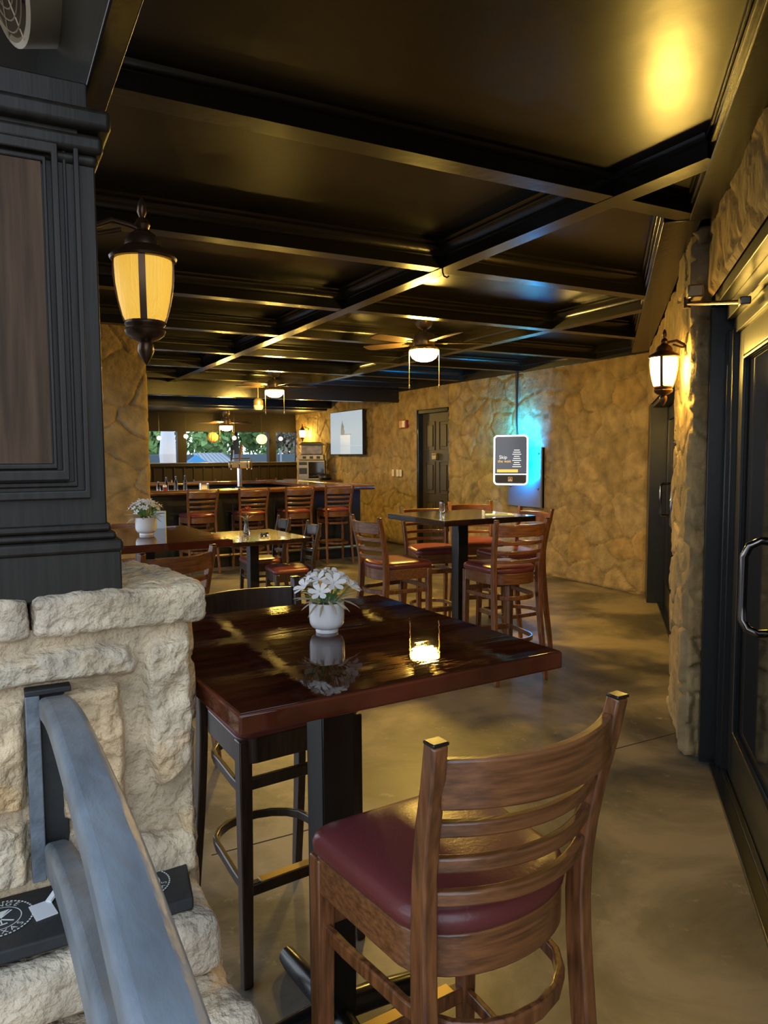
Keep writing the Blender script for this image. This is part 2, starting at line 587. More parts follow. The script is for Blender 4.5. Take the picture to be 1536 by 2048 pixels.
def rough_block(a, b, cuts, amp, scale, seed, pull=None, round_=0.02):
    """a cuboid of rough stone as face list with tint"""
    bm = bmesh.new()
    bmesh.ops.create_cube(bm, size=1.0)
    bmesh.ops.subdivide_edges(bm, edges=bm.edges[:], cuts=cuts, use_grid_fill=True)
    c = [(a[i] + b[i]) / 2 for i in range(3)]
    d = [abs(b[i] - a[i]) for i in range(3)]
    for vtx in bm.verts:
        vtx.co = Vector((c[0] + vtx.co.x * d[0], c[1] + vtx.co.y * d[1], c[2] + vtx.co.z * d[2]))
    h = [x / 2 for x in d]
    for vtx in bm.verts:
        p = vtx.co - Vector(c)
        q = Vector([max(-h[i] + round_, min(h[i] - round_, p[i])) for i in range(3)])
        e = p - q
        if e.length > 1e-9:
            p = q + e.normalized() * min(e.length, round_)
        vtx.co = p + Vector(c)
        if pull:
            vtx.co = Vector(pull(vtx.co))
    bm.normal_update()
    off = Vector((seed * 3.1, seed * 1.7, seed * 5.3))
    nrm = {vtx.index: vtx.normal.copy() for vtx in bm.verts}
    for vtx in bm.verts:
        p = vtx.co * scale + off
        k = mnoise.fractal(p, 0.9, 2.0, 5) * amp + mnoise.noise(vtx.co * scale * 0.35 + off) * amp * 1.2
        vtx.co += nrm[vtx.index] * k
    bm.verts.ensure_lookup_table()
    X = np.array([tuple(vtx.co) for vtx in bm.verts])
    F = [tuple(vtx.index for vtx in f.verts) for f in bm.faces]
    T = []
    for p in X:
        n1 = mnoise.noise(Vector(p) * 9 + off)
        n2 = mnoise.noise(Vector(p) * 3.3 - off)
        T.append((1.02 + 0.16 * n1 + 0.05 * n2, 0.99 + 0.15 * n1, 0.96 + 0.14 * n1 - 0.16 * max(0, n2)))
    bm.free()
    return X, F, np.array(T)


# ================================================================== LARGE STRUCTURE
WX = 6.19            # television wall
WY = 15.65           # window wall
CZ = 2.75            # ceiling panels
S2 = math.sqrt(2)

fl = struct(MB().box2((-1.4, -1.5, -0.1), (8.2, 15.9, 0.0)).build('floor', 'floor'))
joint = MB()
joint.box((2.0, 2.72, 0.0005), (2.6, 0.006, 0.001))
struct(joint.build('floor_joint', mat('joint_line', (0.03, 0.025, 0.02), 0.9)))
struct(MB().box2((-30, -20, -0.25), (40, 60, -0.12)).build('ground', 'ground'))

struct(MB().box2((-1.0, 0.75, CZ), (6.6, WY + 0.2, CZ + 0.06)).build('ceiling', 'ceil'))
struct(MB().box2((0.24, 0.75, 2.685), (3.4, 2.34, CZ - 0.001)).build('ceiling_near_bay', 'ceil'))


def beam_section(mb, p, q, zb, zt, hw=0.05, mould=True):
    """boxed beam with stepped mouldings up to the ceiling"""
    p, q = Vector((p[0], p[1], 0)), Vector((q[0], q[1], 0))
    prof = [(hw, zb), (hw, zb + 0.055)]
    if mould:
        hgt = zt - zb
        prof = [(hw, zb), (hw, zb + 0.40 * hgt), (hw + 0.012, zb + 0.42 * hgt), (hw + 0.012, zb + 0.50 * hgt), (hw + 0.030, zb + 0.68 * hgt),
                (hw + 0.042, zb + 0.72 * hgt), (hw + 0.042, zb + 0.80 * hgt), (hw + 0.058, zb + 0.86 * hgt), (hw + 0.058, zt)]
    else:
        prof = [(hw, zb), (hw, zt)]
    t = (q - p).normalized()
    s = Vector((t.y, -t.x, 0))
    ring = [s * w + Vector((0, 0, z)) for w, z in prof] + [-s * w + Vector((0, 0, z)) for w, z in reversed(prof)]
    n = len(ring)
    vs = [p + r for r in ring] + [q + r for r in ring]
    fs = [(i, (i + 1) % n, n + (i + 1) % n, n + i) for i in range(n)] + [tuple(reversed(range(n))), tuple(range(n, 2 * n))]
    mb.add(vs, fs)


k = 1
for i in range(7):                                   # cross beams
    y = 2.385 + 1.33 * i
    x1 = min(WX, y + 0.56)
    mb = MB()
    beam_section(mb, (0.22, y), (x1, y), 2.60, CZ)
    struct(mb.build('trim_%d' % k, 'beam'))
    k += 1
for x in (2.40, 4.38):                               # long beams
    mb = MB()
    beam_section(mb, (x, x - 0.52), (x, 10.9), 2.598, CZ)
    struct(mb.build('trim_%d' % k, 'beam'))
    k += 1
for y, zb in ((10.99, 2.41), (13.72, 2.47)):         # deep beams across the bar
    mb = MB()
    beam_section(mb, (-0.9, y), (WX, y), zb, CZ, 0.07, False)
    struct(mb.build('trim_%d' % k, 'beam', bevel=0.006))
    k += 1
mb = MB()
mb.box2((0.188, 0.8, 2.2), (0.234, 15.6, CZ))        # header at the open side
for w, z0, z1 in ((0.25, 2.45, 2.52), (0.268, 2.52, 2.60), (0.30, 2.60, 2.68), (0.33, 2.68, CZ)):
    mb.box2((0.20, 0.8, z0), (w, 15.6, z1))
struct(mb.build('trim_%d' % k, 'beam', bevel=0.004))
k += 1
# diagonal beam over the door wall
mb = MB()
dm = frame((0, 0, 0), (1, 1, 0), (1, -1, 0))


def dbox(mb, s0, s1, d0, d1, z0, z1):
    vs = [SD(s, d, z) for z in (z0, z1) for d in (d0, d1) for s in (s0, s1)]
    mb.add(vs, [(0, 2, 3, 1), (4, 5, 7, 6), (0, 1, 5, 4), (2, 6, 7, 3), (0, 4, 6, 2), (1, 3, 7, 5)])
    return mb


dbox(mb, 0.6, 3.74, 0.345, 0.475, 2.596, CZ)
for a, z0, z1 in ((0.335, 2.635, 2.66), (0.325, 2.67, 2.70), (0.31, 2.71, CZ)):
    dbox(mb, 0.6, 3.70, a, 0.40, z0, z1)
dbox(mb, 0.6, 3.74, 0.475, 0.49, 2.585, 2.62)
struct(mb.build('trim_%d' % k, 'beam', bevel=0.004))
k += 1
mb = MB()
dbox(mb, 3.741, 8.35, 0.235, 0.40, 2.5955, CZ)
for a, z0, z1 in ((0.225, 2.635, 2.66), (0.215, 2.67, 2.70), (0.20, 2.71, CZ)):
    dbox(mb, 3.74, 8.25, a, 0.30, z0, z1)
struct(mb.build('trim_%d' % k, 'beam', bevel=0.004))
k += 1
mb = MB()
mb.box2((WX - 0.05, 5.5, 2.585), (WX, 10.9, CZ))
mb.box2((WX - 0.09, 5.5, 2.66), (WX, 10.9, CZ))
struct(mb.build('trim_%d' % k, 'beam', bevel=0.004))
k += 1

# television wall, with a doorway between y = 9.45 and 10.36 up to z = 2.25
DY0, DY1, DZ = 9.42, 10.38, 2.25
Z2 = 2.72


def tvw(y0, y1, z0, z1, seed=11):
    # u runs towards smaller y so that u x v points into the room (-x)
    return stone_face('', (WX, y1, z0), (0, -1, 0), (0, 0, 1), (-1, 0, 0), y1 - y0, z1 - z0, 'stone_warm', 0.40, 0.030, 0.022, seed, 0.012, off=(20 - y1, z0))


faces = [tvw(5.58, DY0, 0, Z2), tvw(DY0, DY1, DZ, Z2), tvw(DY1, WY, 0, Z2)]
wall_tv = struct(stone_build('wall_back', faces, 'stone_warm'))
struct(MB().box2((WX + 0.06, DY1, 0), (WX + 0.3, WY + 0.3, CZ)).box2((WX + 0.06, 5.6, 0), (WX + 0.3, DY0, CZ)).box2((WX + 0.06, DY0, DZ), (WX + 0.3, DY1, CZ))
       .box2((WX, DY1 - 0.01, 0), (WX + 0.16, DY1, DZ)).box2((WX, DY0, 0), (WX + 0.16, DY0 + 0.01, DZ)).box2((WX, DY0, DZ - 0.01), (WX + 0.16, DY1, DZ)).build('wall_core', 'wains'))

# six panel door set back in the wall
d1 = thing('door_1', 'dark six-panel door set into the tan stone wall', 'door', (WX + 0.09, (DY0 + DY1) / 2, 0))
struct(d1)
w2 = (DY1 - DY0) / 2
m = MB().box2((-0.09, -w2, 0), (0.03, -w2 + 0.05, DZ)).box2((-0.09, w2 - 0.05, 0), (0.03, w2, DZ)).box2((-0.09, -w2, DZ - 0.06), (0.03, w2, DZ))
m.build('door_frame', 'black', d1, bevel=0.004)
lf = MB().box2((-0.005, -w2 + 0.05, 0.01), (0.03, w2 - 0.05, DZ - 0.06)).build('leaf', 'door', d1, bevel=0.003)
pw = 0.27
for zc, hh in ((1.83, 0.44), (1.17, 0.50), (0.47, 0.62)):
    for yc in (-0.20, 0.20):
        pm = MB()
        pm.sweep([(-0.008, yc - pw / 2, zc - hh / 2), (-0.008, yc + pw / 2, zc - hh / 2), (-0.008, yc + pw / 2, zc + hh / 2), (-0.008, yc - pw / 2, zc + hh / 2)], (1, 0, 0), 0.03, 0.018, closed=True)
        pm.box((-0.008, yc, zc), (0.02, pw - 0.10, hh - 0.10))
        pm.build('panel', 'door', lf, bevel=0.004)
MB().box((-0.03, 0.02, 1.505), (0.05, 0.12, 0.10)).tube([(-0.05, 0.06, 1.53), (-0.05, -0.06, 1.53)], 0.012).build('door_latch', 'nickel', d1, bevel=0.004)

# window wall behind the bar
mb = MB()
XW0, XW1 = -1.2, WX + 0.2
mb.box2((XW0, WY, 0), (XW1, WY + 0.18, 1.385))
mb.box2((XW0, WY, 2.05), (XW1, WY + 0.18, CZ))
for x0, x1 in ((XW0, 1.5), (3.53, 3.71), (5.53, 5.69)):
    mb.box2((x0, WY, 1.385), (x1, WY + 0.18, 2.05))
ww = struct(mb.build('wall_window', 'wains'))
pm = MB()
for i in range(22):
    x = 1.6 + i * 0.205
    pm.box((x, WY - 0.012, 0.75), (0.03, 0.024, 1.15))
pm.box((3.6, WY - 0.02, 1.345), (5.2, 0.05, 0.06)).box((3.6, WY - 0.015, 0.1), (5.2, 0.03, 0.2))
struct(pm.build('trim_%d' % k, 'wains', bevel=0.003))
k += 1
struct(MB().box2((1.5, WY - 0.06, 1.375), (5.53 + 0.66, WY + 0.2, 1.395)).build('window_sill', 'steel', bevel=0.003))
mb = MB()
mb.box2((-0.9, 13.9, 2.44), (WX, WY, 2.5))
struct(mb.build('ceiling_bar', 'ceil'))

# ------------------------------------------------------------------ door wall (45 degrees)
PIER0, PIER1 = 3.93, 4.72
FD, DD, HD = 0.405, 0.578, 0.47      # pier face, door plane, header face
nrm_d = (-1 / S2, 1 / S2, 0)
us = (1 / S2, 1 / S2, 0)


def sface(s0, s1, d, z0, z1, seed, cell=0.36, amp=0.02, res=0.022):
    # u runs towards larger s reversed so that normals look into the room
    return stone_face('', SD(s0, d, z0), us, (0, 0, 1), nrm_d, s1 - s0, z1 - z0, 'stone_warm', cell, amp, res, seed, 0.015, off=(s0, z0))


def dface(s, d0, d1, z0, z1, seed, sgn=-1, cell=0.2, amp=0.03):
    return stone_face('', SD(s, d0, z0), (1 / S2, -1 / S2, 0), (0, 0, 1), (sgn / S2, sgn / S2, 0), d1 - d0, z1 - z0, 'stone_warm', cell, amp, 0.012, seed, 0.012, off=(d0, z0))


faces = [sface(PIER0, PIER1, FD, 0, 2.62, 21, 0.30, 0.026, 0.014), dface(PIER0, FD, FD + 0.075, 0, 2.62, 23, -1, 0.2, 0.02), dface(PIER1, FD, DD + 0.05, 0, 2.62, 25, 1),
         sface(0.5, PIER0, HD, 2.27, 2.66, 27), sface(0.5, 1.9, HD, 0, 2.27, 28), sface(PIER1, 8.36, FD + 0.02, 2.03, 2.62, 29)]
struct(stone_build('wall_door_side', faces, 'stone_warm'))
mb = MB()
dbox(mb, PIER0 + 0.02, PIER1 - 0.02, FD + 0.03, DD + 0.3, 0, CZ)
dbox(mb, 0.4, PIER0, HD + 0.03, DD + 0.3, 2.27, CZ)
dbox(mb, PIER1, 8.5, FD + 0.05, DD + 0.3, 2.03, CZ)
dbox(mb, 0.4, 1.88, DD - 0.08, DD + 0.3, 0, CZ)
struct(mb.build('wall_door_core', 'wains'))

# near door: jamb lining, lintel, leaf
d2 = thing('door_2', 'black framed glass door nearest the camera with curved pull handle', 'door', SD(3.2, DD, 0), PI / 4)
struct(d2)
# local: x along s (0 at s = 3.2), y = -d (into the room is +y)
jl = MB().box2((0.665, -0.06, 0), (0.728, 0.112, 2.22)).build('jamb_panel', 'black', d2, bevel=0.003)
MB().box2((-2.6, -0.05, 2.22), (0.728, 0.10, 2.275)).box2((-2.6, -0.05, 2.15), (0.62, 0.05, 2.22)).box2((-2.6, -0.03, 2.08), (0.62, 0.02, 2.15)).build('lintel', 'black', d2, bevel=0.003)
fr = MB()
fr.box2((0.55, -0.05, 0), (0.67, 0.03, 2.10)).box2((0.60, -0.05, 0), (0.64, 0.045, 2.10)).build('door_frame', 'black', d2, bevel=0.004)
lf = MB()
lf.box2((0.43, -0.045, 0.03), (0.545, 0.005, 2.08)).box2((-0.60, -0.045, 0.03), (-0.49, 0.005, 2.08)).box2((-0.49, -0.045, 0.03), (0.43, 0.005, 0.24)).box2((-0.49, -0.045, 1.96), (0.43, 0.005, 2.08))
lfo = lf.build('leaf', 'black', d2, bevel=0.006)
bead = MB()
bead.sweep([(-0.48, 0.0, 0.25), (0.42, 0.0, 0.25), (0.42, 0.0, 1.95), (-0.48, 0.0, 1.95)], (0, 1, 0), 0.022, 0.016, closed=True)
bead.build('glazing_bead', 'black', lfo, bevel=0.003)
MB().box2((-0.48, -0.025, 0.25), (0.42, -0.015, 1.95)).build('door_glass', 'glass_dark', lfo)
hp = [(0.33, 0.0, 1.215), (0.33, 0.05, 1.22), (0.335, 0.085, 1.20), (0.345, 0.10, 1.16), (0.35, 0.10, 0.98), (0.345, 0.10, 0.93), (0.335, 0.085, 0.90), (0.33, 0.05, 0.885), (0.33, 0.0, 0.89)]
hx = -0.66
MB().tube([(p[0] + hx, p[1], p[2]) for p in hp], 0.015, 12).build('pull_handle', 'dark_chrome', lfo)
MB().box2((-2.6, -0.05, 0.0), (0.62, 0.075, 0.018)).box2((-2.6, 0.01, 0.0), (0.62, 0.03, 0.026)).build('threshold', 'steel_black', d2, bevel=0.003)
l2 = MB()
l2.box2((-1.68, -0.045, 0.03), (-1.57, 0.005, 2.08)).box2((-0.72, -0.045, 0.03), (-0.61, 0.005, 2.08)).box2((-1.57, -0.045, 0.03), (-0.72, 0.005, 0.24)).box2((-1.57, -0.045, 1.96), (-0.72, 0.005, 2.08))
l2o = l2.build('leaf', 'black', d2, bevel=0.006)
MB().box2((-1.58, -0.025, 0.23), (-0.71, -0.015, 1.97)).build('door_glass', 'glass_dark', l2o)
# door closer at the head of the jamb
dc = thing('door_closer', 'metal door closer arm bolted above the near glass door', 'door closer', SD(3.80, 0.385, 2.24), PI / 4)
MB().box((0.02, 0.0, 0.045), (0.10, 0.07, 0.06)).build('closer_body', 'nickel', dc, bevel=0.008)
MB().tube([(0.05, 0.03, 0.0), (-0.55, -0.12, -0.115)], 0.009).tube([(0.05, 0.03, -0.02), (0.05, 0.03, 0.03)], 0.018).build('closer_arm', 'bronze', dc)
MB().box((-0.56, -0.125, -0.115), (0.05, 0.04, 0.03)).build('closer_bracket', 'steel', dc, bevel=0.004)

# far double door
d3 = thing('door_3', 'far black double door with pull handles beside the tan stone wall', 'door', SD(6.35, DD, 0), PI / 4)
struct(d3)
MB().box2((1.60, -0.06, 0), (2.02, 0.16, 2.03)).build('jamb_panel', 'black', d3, bevel=0.004)
MB().box2((-1.65, -0.06, 1.99), (2.0, 0.14, 2.04)).build('lintel', 'black', d3, bevel=0.004)
for sgn in (-1, 1):
    x0, x1 = (0.01, 1.58) if sgn > 0 else (-1.60, -0.01)
    g = MB()
    g.box2((x0, -0.05, 0.02), (x0 + 0.12, 0.0, 1.98)).box2((x1 - 0.12, -0.05, 0.02), (x1, 0.0, 1.98)).box2((x0, -0.05, 0.02), (x1, 0.0, 0.24)).box2((x0, -0.05, 1.86), (x1, 0.0, 1.98))
    go = g.build('leaf', 'black', d3, bevel=0.005)
    MB().box2((x0 + 0.1, -0.03, 0.2), (x1 - 0.1, -0.02, 1.9)).build('door_glass', 'glass_dark', go)
    xh = x0 + 0.16 if sgn > 0 else x1 - 0.16
    xh = 1.06 if sgn > 0 else xh
    MB().tube([(xh, -0.01, 1.245), (xh, 0.07, 1.245), (xh, 0.085, 1.225), (xh, 0.085, 0.965), (xh, 0.07, 0.945), (xh, -0.01, 0.945)], 0.012, 10).build('pull_handle', 'dark_chrome', go)
MB().box2((-1.65, -0.05, 0.0), (1.6, 0.06, 0.02)).build('threshold', 'steel_black', d3, bevel=0.003)

# ------------------------------------------------------------------ stone column in the left distance
cx0, cx1, cy = 0.72, 1.235, 6.6
cf = [stone_face('', (cx0, cy, 0), (1, 0, 0), (0, 0, 1), (0, -1, 0), cx1 - cx0, 2.72, '', 0.42, 0.014, 0.014, 41, 0.015),
      stone_face('', (cx1, cy, 0), (0, 1, 0), (0, 0, 1), (1, 0, 0), 0.5, 2.72, '', 0.42, 0.014, 0.02, 43, 0.015),
      stone_face('', (cx0, cy + 0.5, 0), (0, -1, 0), (0, 0, 1), (-1, 0, 0), 0.5, 2.72, '', 0.34, 0.03, 0.04, 44, 0.015),
      stone_face('', (cx1, cy + 0.5, 0), (-1, 0, 0), (0, 0, 1), (0, 1, 0), cx1 - cx0, 2.72, '', 0.34, 0.03, 0.04, 45, 0.015)]
struct(stone_build('wall_column', cf, 'stone_warm'))

# ------------------------------------------------------------------ near stone knee wall
KY = 1.45
KX1 = 0.337


def px2wall(px, py, Y=KY):
    d = fw + rt * ((px - 768) / FPX) - up * ((py - 1024) / FPX)
    t = Y / d.y
    return (d.x * t, 1.53 + d.z * t)


POLY = [
    [(-60, 1330), (60, 1302), (180, 1287), (255, 1288), (281, 1318), (268, 1350), (130, 1360), (40, 1374), (-60, 1400)],
    [(300, 1282), (340, 1268), (420, 1258), (420, 1380), (402, 1470), (375, 1520), (330, 1562), (308, 1570), (288, 1480), (284, 1380), (282, 1320)],
    [(112, 1378), (240, 1360), (250, 1480), (258, 1600), (262, 1640), (122, 1640), (118, 1500)],
    [(-60, 1425), (54, 1388), (58, 1520), (56, 1618), (-60, 1640)],
    [(-60, 1664), (56, 1640), (62, 1760), (-60, 1790)],
    [(135, 1655), (255, 1652), (270, 1700), (270, 1760), (120, 1770)],
    [(345, 1605), (420, 1585), (420, 1760), (375, 1730), (350, 1660)],
]
PT = [(0.95, 0.95, 0.92), (0.98, 0.93, 0.84), (1.06, 0.90, 0.68), (1.04, 0.92, 0.74), (1.0, 0.98, 0.92), (1.0, 0.95, 0.86), (0.98, 0.85, 0.62)]


def poly_dist(U, V, poly):
    """signed distance, positive inside"""
    n = len(poly)
    d = np.full(U.shape, 1e9)
    inside = np.zeros(U.shape, bool)
    for i in range(n):
        ax, ay = poly[i]
        bx, by = poly[(i + 1) % n]
        ex, ey = bx - ax, by - ay
        t = np.clip(((U - ax) * ex + (V - ay) * ey) / (ex * ex + ey * ey + 1e-12), 0, 1)
        d = np.minimum(d, np.hypot(U - ax - t * ex, V - ay - t * ey))
        c = ((ay > V) != (by > V)) & (U < (bx - ax) * (V - ay) / (by - ay + 1e-12) + ax)
        inside ^= c
    return np.where(inside, d, -d)


WALL_Z0, WALL_Z1, WALL_X0 = 0.0, 1.22, -0.9


def knee_h(U, V):
    X, Zz = U + WALL_X0, V + WALL_Z0
    Xw = X + 0.012 * (fbm(X, Zz, 14, 61, 3) - 0.5)
    Zw = Zz + 0.012 * (fbm(X, Zz, 14, 67, 3) - 0.5)
    H = 0.004 * fbm(X, Zz, 30, 3, 4)
    T = np.ones(U.shape + (3,)) * np.array((0.95, 0.88, 0.76))
    T *= (0.90 + 0.2 * fbm(X, Zz, 9, 8, 4))[..., None]
    for poly, t in zip(POLY, PT):
        q = [px2wall(*p) for p in poly]
        d = poly_dist(Xw, Zw, q)
        b = smooth(d, -0.002, 0.014)
        rough = fbm(X, Zz, 17, 31, 5) - 0.5
        H = np.maximum(H, b * (0.032 + 0.034 * rough + 0.012 * (fbm(X, Zz, 70, 35, 3) - 0.5)))
        crack = np.exp(-(d / 0.003) ** 2) * smooth(fbm(X, Zz, 12, 55, 2), 0.35, 0.6)
        H -= 0.012 * crack
        shade = 0.88 + 0.35 * fbm(X, Zz, 26, 77, 5)
        orange = smooth(fbm(X, Zz, 11, 91, 3), 0.50, 0.68)
        tt = np.array(t) * (1 - 0.12 * orange[..., None] * np.array((0.0, 0.9, 2.2)))
        T = T * (1 - b[..., None]) + tt * shade[..., None] * b[..., None]
    return H, T


kf = [stone_face('', (WALL_X0, KY, 0), (1, 0, 0), (0, 0, 1), (0, -1, 0), KX1 - WALL_X0, 1.22, '', res=0.0045, edge=0.006, hfun=knee_h),
      stone_face('', (KX1, KY, 0), (0, 1, 0), (0, 0, 1), (1, 0, 0), 0.34, 1.22, '', 0.22, 0.012, 0.015, 47, 0.01),
      stone_face('', (KX1, KY + 0.34, 0), (-1, 0, 0), (0, 0, 1), (0, 1, 0), KX1 - WALL_X0, 1.22, '', 0.22, 0.012, 0.03, 48, 0.01)]
struct(stone_build('wall_left', kf, 'stone_grey'))


def cap_pull(p):
    # the cap narrows towards its far right corner
    t = max(0.0, min(1.0, (p.y - 1.42) / 0.36))
    x = p.x
    if x > 0.15:
        x -= (x - 0.15) * 0.45 * t * t
    return (x, p.y, p.z + 0.012 * t)


caps = [rough_block((0.06, 1.425, 1.205), (0.375, 1.80, 1.282), 44, 0.005, 24, 3, cap_pull, 0.016),
        rough_block((-0.9, 1.43, 1.207), (0.055, 1.80, 1.280), 38, 0.005, 24, 5, None, 0.014)]
struct(stone_build('trim_%d' % k, caps, 'stone_grey'))
k += 1
# lower ledge and rubble base in front of the knee wall
led = [rough_block((-0.9, 1.25, 0.60), (0.335, 1.47, 0.712), 36, 0.008, 11, 7, None, 0.03),
       rough_block((-0.9, 1.10, 0.30), (0.36, 1.47, 0.61), 40, 0.022, 8, 9, lambda p: (p.x + (0.05 * (0.6 - p.z) if p.x > 0.2 else 0), p.y - 0.20 * (0.61 - p.z), p.z), 0.05),
       rough_block((-0.9, 0.95, -0.02), (0.40, 1.47, 0.34), 34, 0.03, 6, 13, None, 0.05),
       rough_block((0.19, 1.39, 0.715), (0.335, 1.455, 0.80), 16, 0.006, 20, 15, lambda p: (p.x, p.y + 0.35 * max(0, p.z - 0.73), p.z), 0.02)]
struct(stone_build('wall_ledge', led, 'stone_grey'))

# ================================================================== PANELLED PILLAR
pl = thing('paneled_pillar', 'dark painted wooden pillar with framed panel standing on the stone wall cap', 'pillar', (0, KY, 0))
PX = 0.196
Wp = 1.0


def pil(mb, x1, y0, z0, z1, y1=0.33):
    return mb.box2((-Wp, y0, z0), (x1, y1, z1))


b = MB()
pil(b, 0.217, 0.0, 1.268, 1.355)
b.build('base', 'pillar', pl, bevel=0.003)
b = MB()
pil(b, 0.221, -0.006, 1.353, 1.376)
pil(b, 0.211, 0.003, 1.376, 1.390)
pil(b, 0.203, 0.010, 1.390, 1.406)
b.build('base_moulding', 'pillar', pl, bevel=0.006, seg=3)
b = MB()
pil(b, PX, 0.018, 1.40, 2.08)
b.build('shaft', 'pillar', pl, bevel=0.003)
b = MB()


def zat(py):
    return px2wall(150, py)[1]


x_out, z_lo, z_hi = px2wall(176, 950)[0], px2wall(150, 990)[1], px2wall(150, 262)[1]
for off, dep, wd in ((0.0, 0.016, 0.018), (0.019, 0.005, 0.012), (0.036, 0.022, 0.022), (0.052, 0.009, 0.012)):
    x1, z0, z1 = x_out - off, z_lo + off, z_hi - off
    b.sweep([(-Wp + off, 0.018 - dep / 2, z0), (x1, 0.018 - dep / 2, z0), (x1, 0.018 - dep / 2, z1), (-Wp + off, 0.018 - dep / 2, z1)], (0, 1, 0), wd, dep, closed=True)
b.build('panel_moulding', 'pillar', pl, bevel=0.006, seg=3)
b = MB()
b.box2((-Wp + 0.06, 0.012, z_lo + 0.058), (x_out - 0.058, 0.03, z_hi - 0.058))
b.build('panel', mat('pillar_panel_wood', (0.088, 0.053, 0.031), 0.6, spec=0.2, var=0.35, vscale=6, stretch=(9, 9, 0.6), bump=0.07, bscale=12), pl)
b = MB()
for x1, y0, z0, z1 in ((0.202, 0.012, 2.052, 2.076), (0.210, 0.0, 2.072, 2.106), (0.222, -0.018, 2.108, 2.145)):
    pil(b, x1, y0, z0, z1)
b.build('capital', 'pillar', pl, bevel=0.010, seg=4)
b = MB()
pil(b, 0.188, 0.02, 2.145, 2.2)
b.build('frieze', 'pillar', pl, bevel=0.003)
for px_, py_ in ((170, 405), (40, 298), (166, 447), (38, 172)):
    X_, Z_ = px2wall(px_, py_)

# ================================================================== LANTERNS


def lantern(name, label, loc, rz, glass, arm, s=1.0, group=None):
    """wall lantern; local +x points from the wall plate to the lamp; origin at the lamp centre"""
    t = thing(name, label, 'wall lantern', loc, rz, group)
    L = MB()
    L.lathe([(0.0, 0.100), (0.020, 0.099), (0.032, 0.092), (0.040, 0.078), (0.042, 0.066), (0.058, 0.056), (0.072, 0.047), (0.077, 0.040), (0.074, 0.034), (0.060, 0.032), (0.0, 0.032)], 28)
    L.build('lantern_roof', 'bronze', t)
    F = MB()
    F.lathe([(0.0, 0.178), (0.006, 0.172), (0.010, 0.158), (0.011, 0.145), (0.006, 0.133), (0.012, 0.128), (0.018, 0.116), (0.014, 0.106), (0.020, 0.100), (0.0, 0.098)], 16)
    F.build('finial', 'bronze', t)
    G = MB()
    G.lathe([(0.0655, 0.034), (0.066, 0.02), (0.064, -0.02), (0.058, -0.06), (0.050, -0.095), (0.044, -0.108)], 32)
    go = G.build('lantern_glass', glass, t)
    B = MB()
    B.lathe([(0.0, -0.104), (0.045, -0.106), (0.047, -0.113), (0.042, -0.120), (0.047, -0.128), (0.043, -0.138), (0.030, -0.147), (0.018, -0.152), (0.0, -0.153)], 24)
    B.build('lantern_base', 'bronze', t)
    D = MB()
    D.lathe([(0.012, -0.150), (0.018, -0.160), (0.019, -0.175), (0.012, -0.190), (0.005, -0.202), (0.0, -0.208)], 14)
    D.build('drop_finial', 'bronze', t)
    for a in range(4):
        an = PI / 4 + a * PI / 2 + 0.55
        c, s_ = math.cos(an), math.sin(an)
        R = MB()
        R.sweep([(r * c, r * s_, z) for r, z in ((0.0665, 0.034), (0.067, 0.0), (0.063, -0.035), (0.055, -0.075), (0.0455, -0.107))], (-s_, c, 0), 0.005, 0.015)
        R.build('lantern_rib', 'bronze', t)
    A = MB()
    A.tube([(arm, 0, 0.02), (arm * 0.97, 0, 0.06), (arm * 0.8, 0, 0.098), (arm * 0.5, 0, 0.118), (arm * 0.2, 0, 0.112), (0, 0, 0.104)], 0.0065, 10)
    A.tube([(arm, 0, 0.085), (arm * 0.7, 0, 0.085), (arm * 0.35, 0, 0.10)], 0.005, 8)
    A.build('arm', 'bronze', t)
    P = MB()
    P.lathe([(0.0, 0.0), (0.045, 0.0), (0.045, 0.008), (0.030, 0.018), (0.0, 0.02)], 20, Matrix.Translation((arm, 0, 0.05)) @ Matrix.Rotation(-PI / 2 if arm > 0 else PI / 2, 4, 'Y'))
    P.build('wall_plate', 'bronze', t)
    t.scale = (s, s, s)
    return t


lantern('wall_lantern', 'amber glass lantern on the dark pillar beside the stone wall cap', (0.337, 1.79, 1.945), 0.0, 'lamp_amber', -0.137, 0.98)
pl_loc = SD(4.10, 0.275, 1.985)
lantern('wall_lantern', 'brightly lit bronze lantern on the stone pier by the doors', pl_loc, math.radians(-45), 'lamp_hot', 0.115, 1.02)
lantern('wall_lantern', 'small glowing lantern on the far stone wall behind the bar', (6.02, 14.9, 2.03), 0.0, 'far_lamp', 0.15, 1.0)
# ================================================================== CEILING FANS


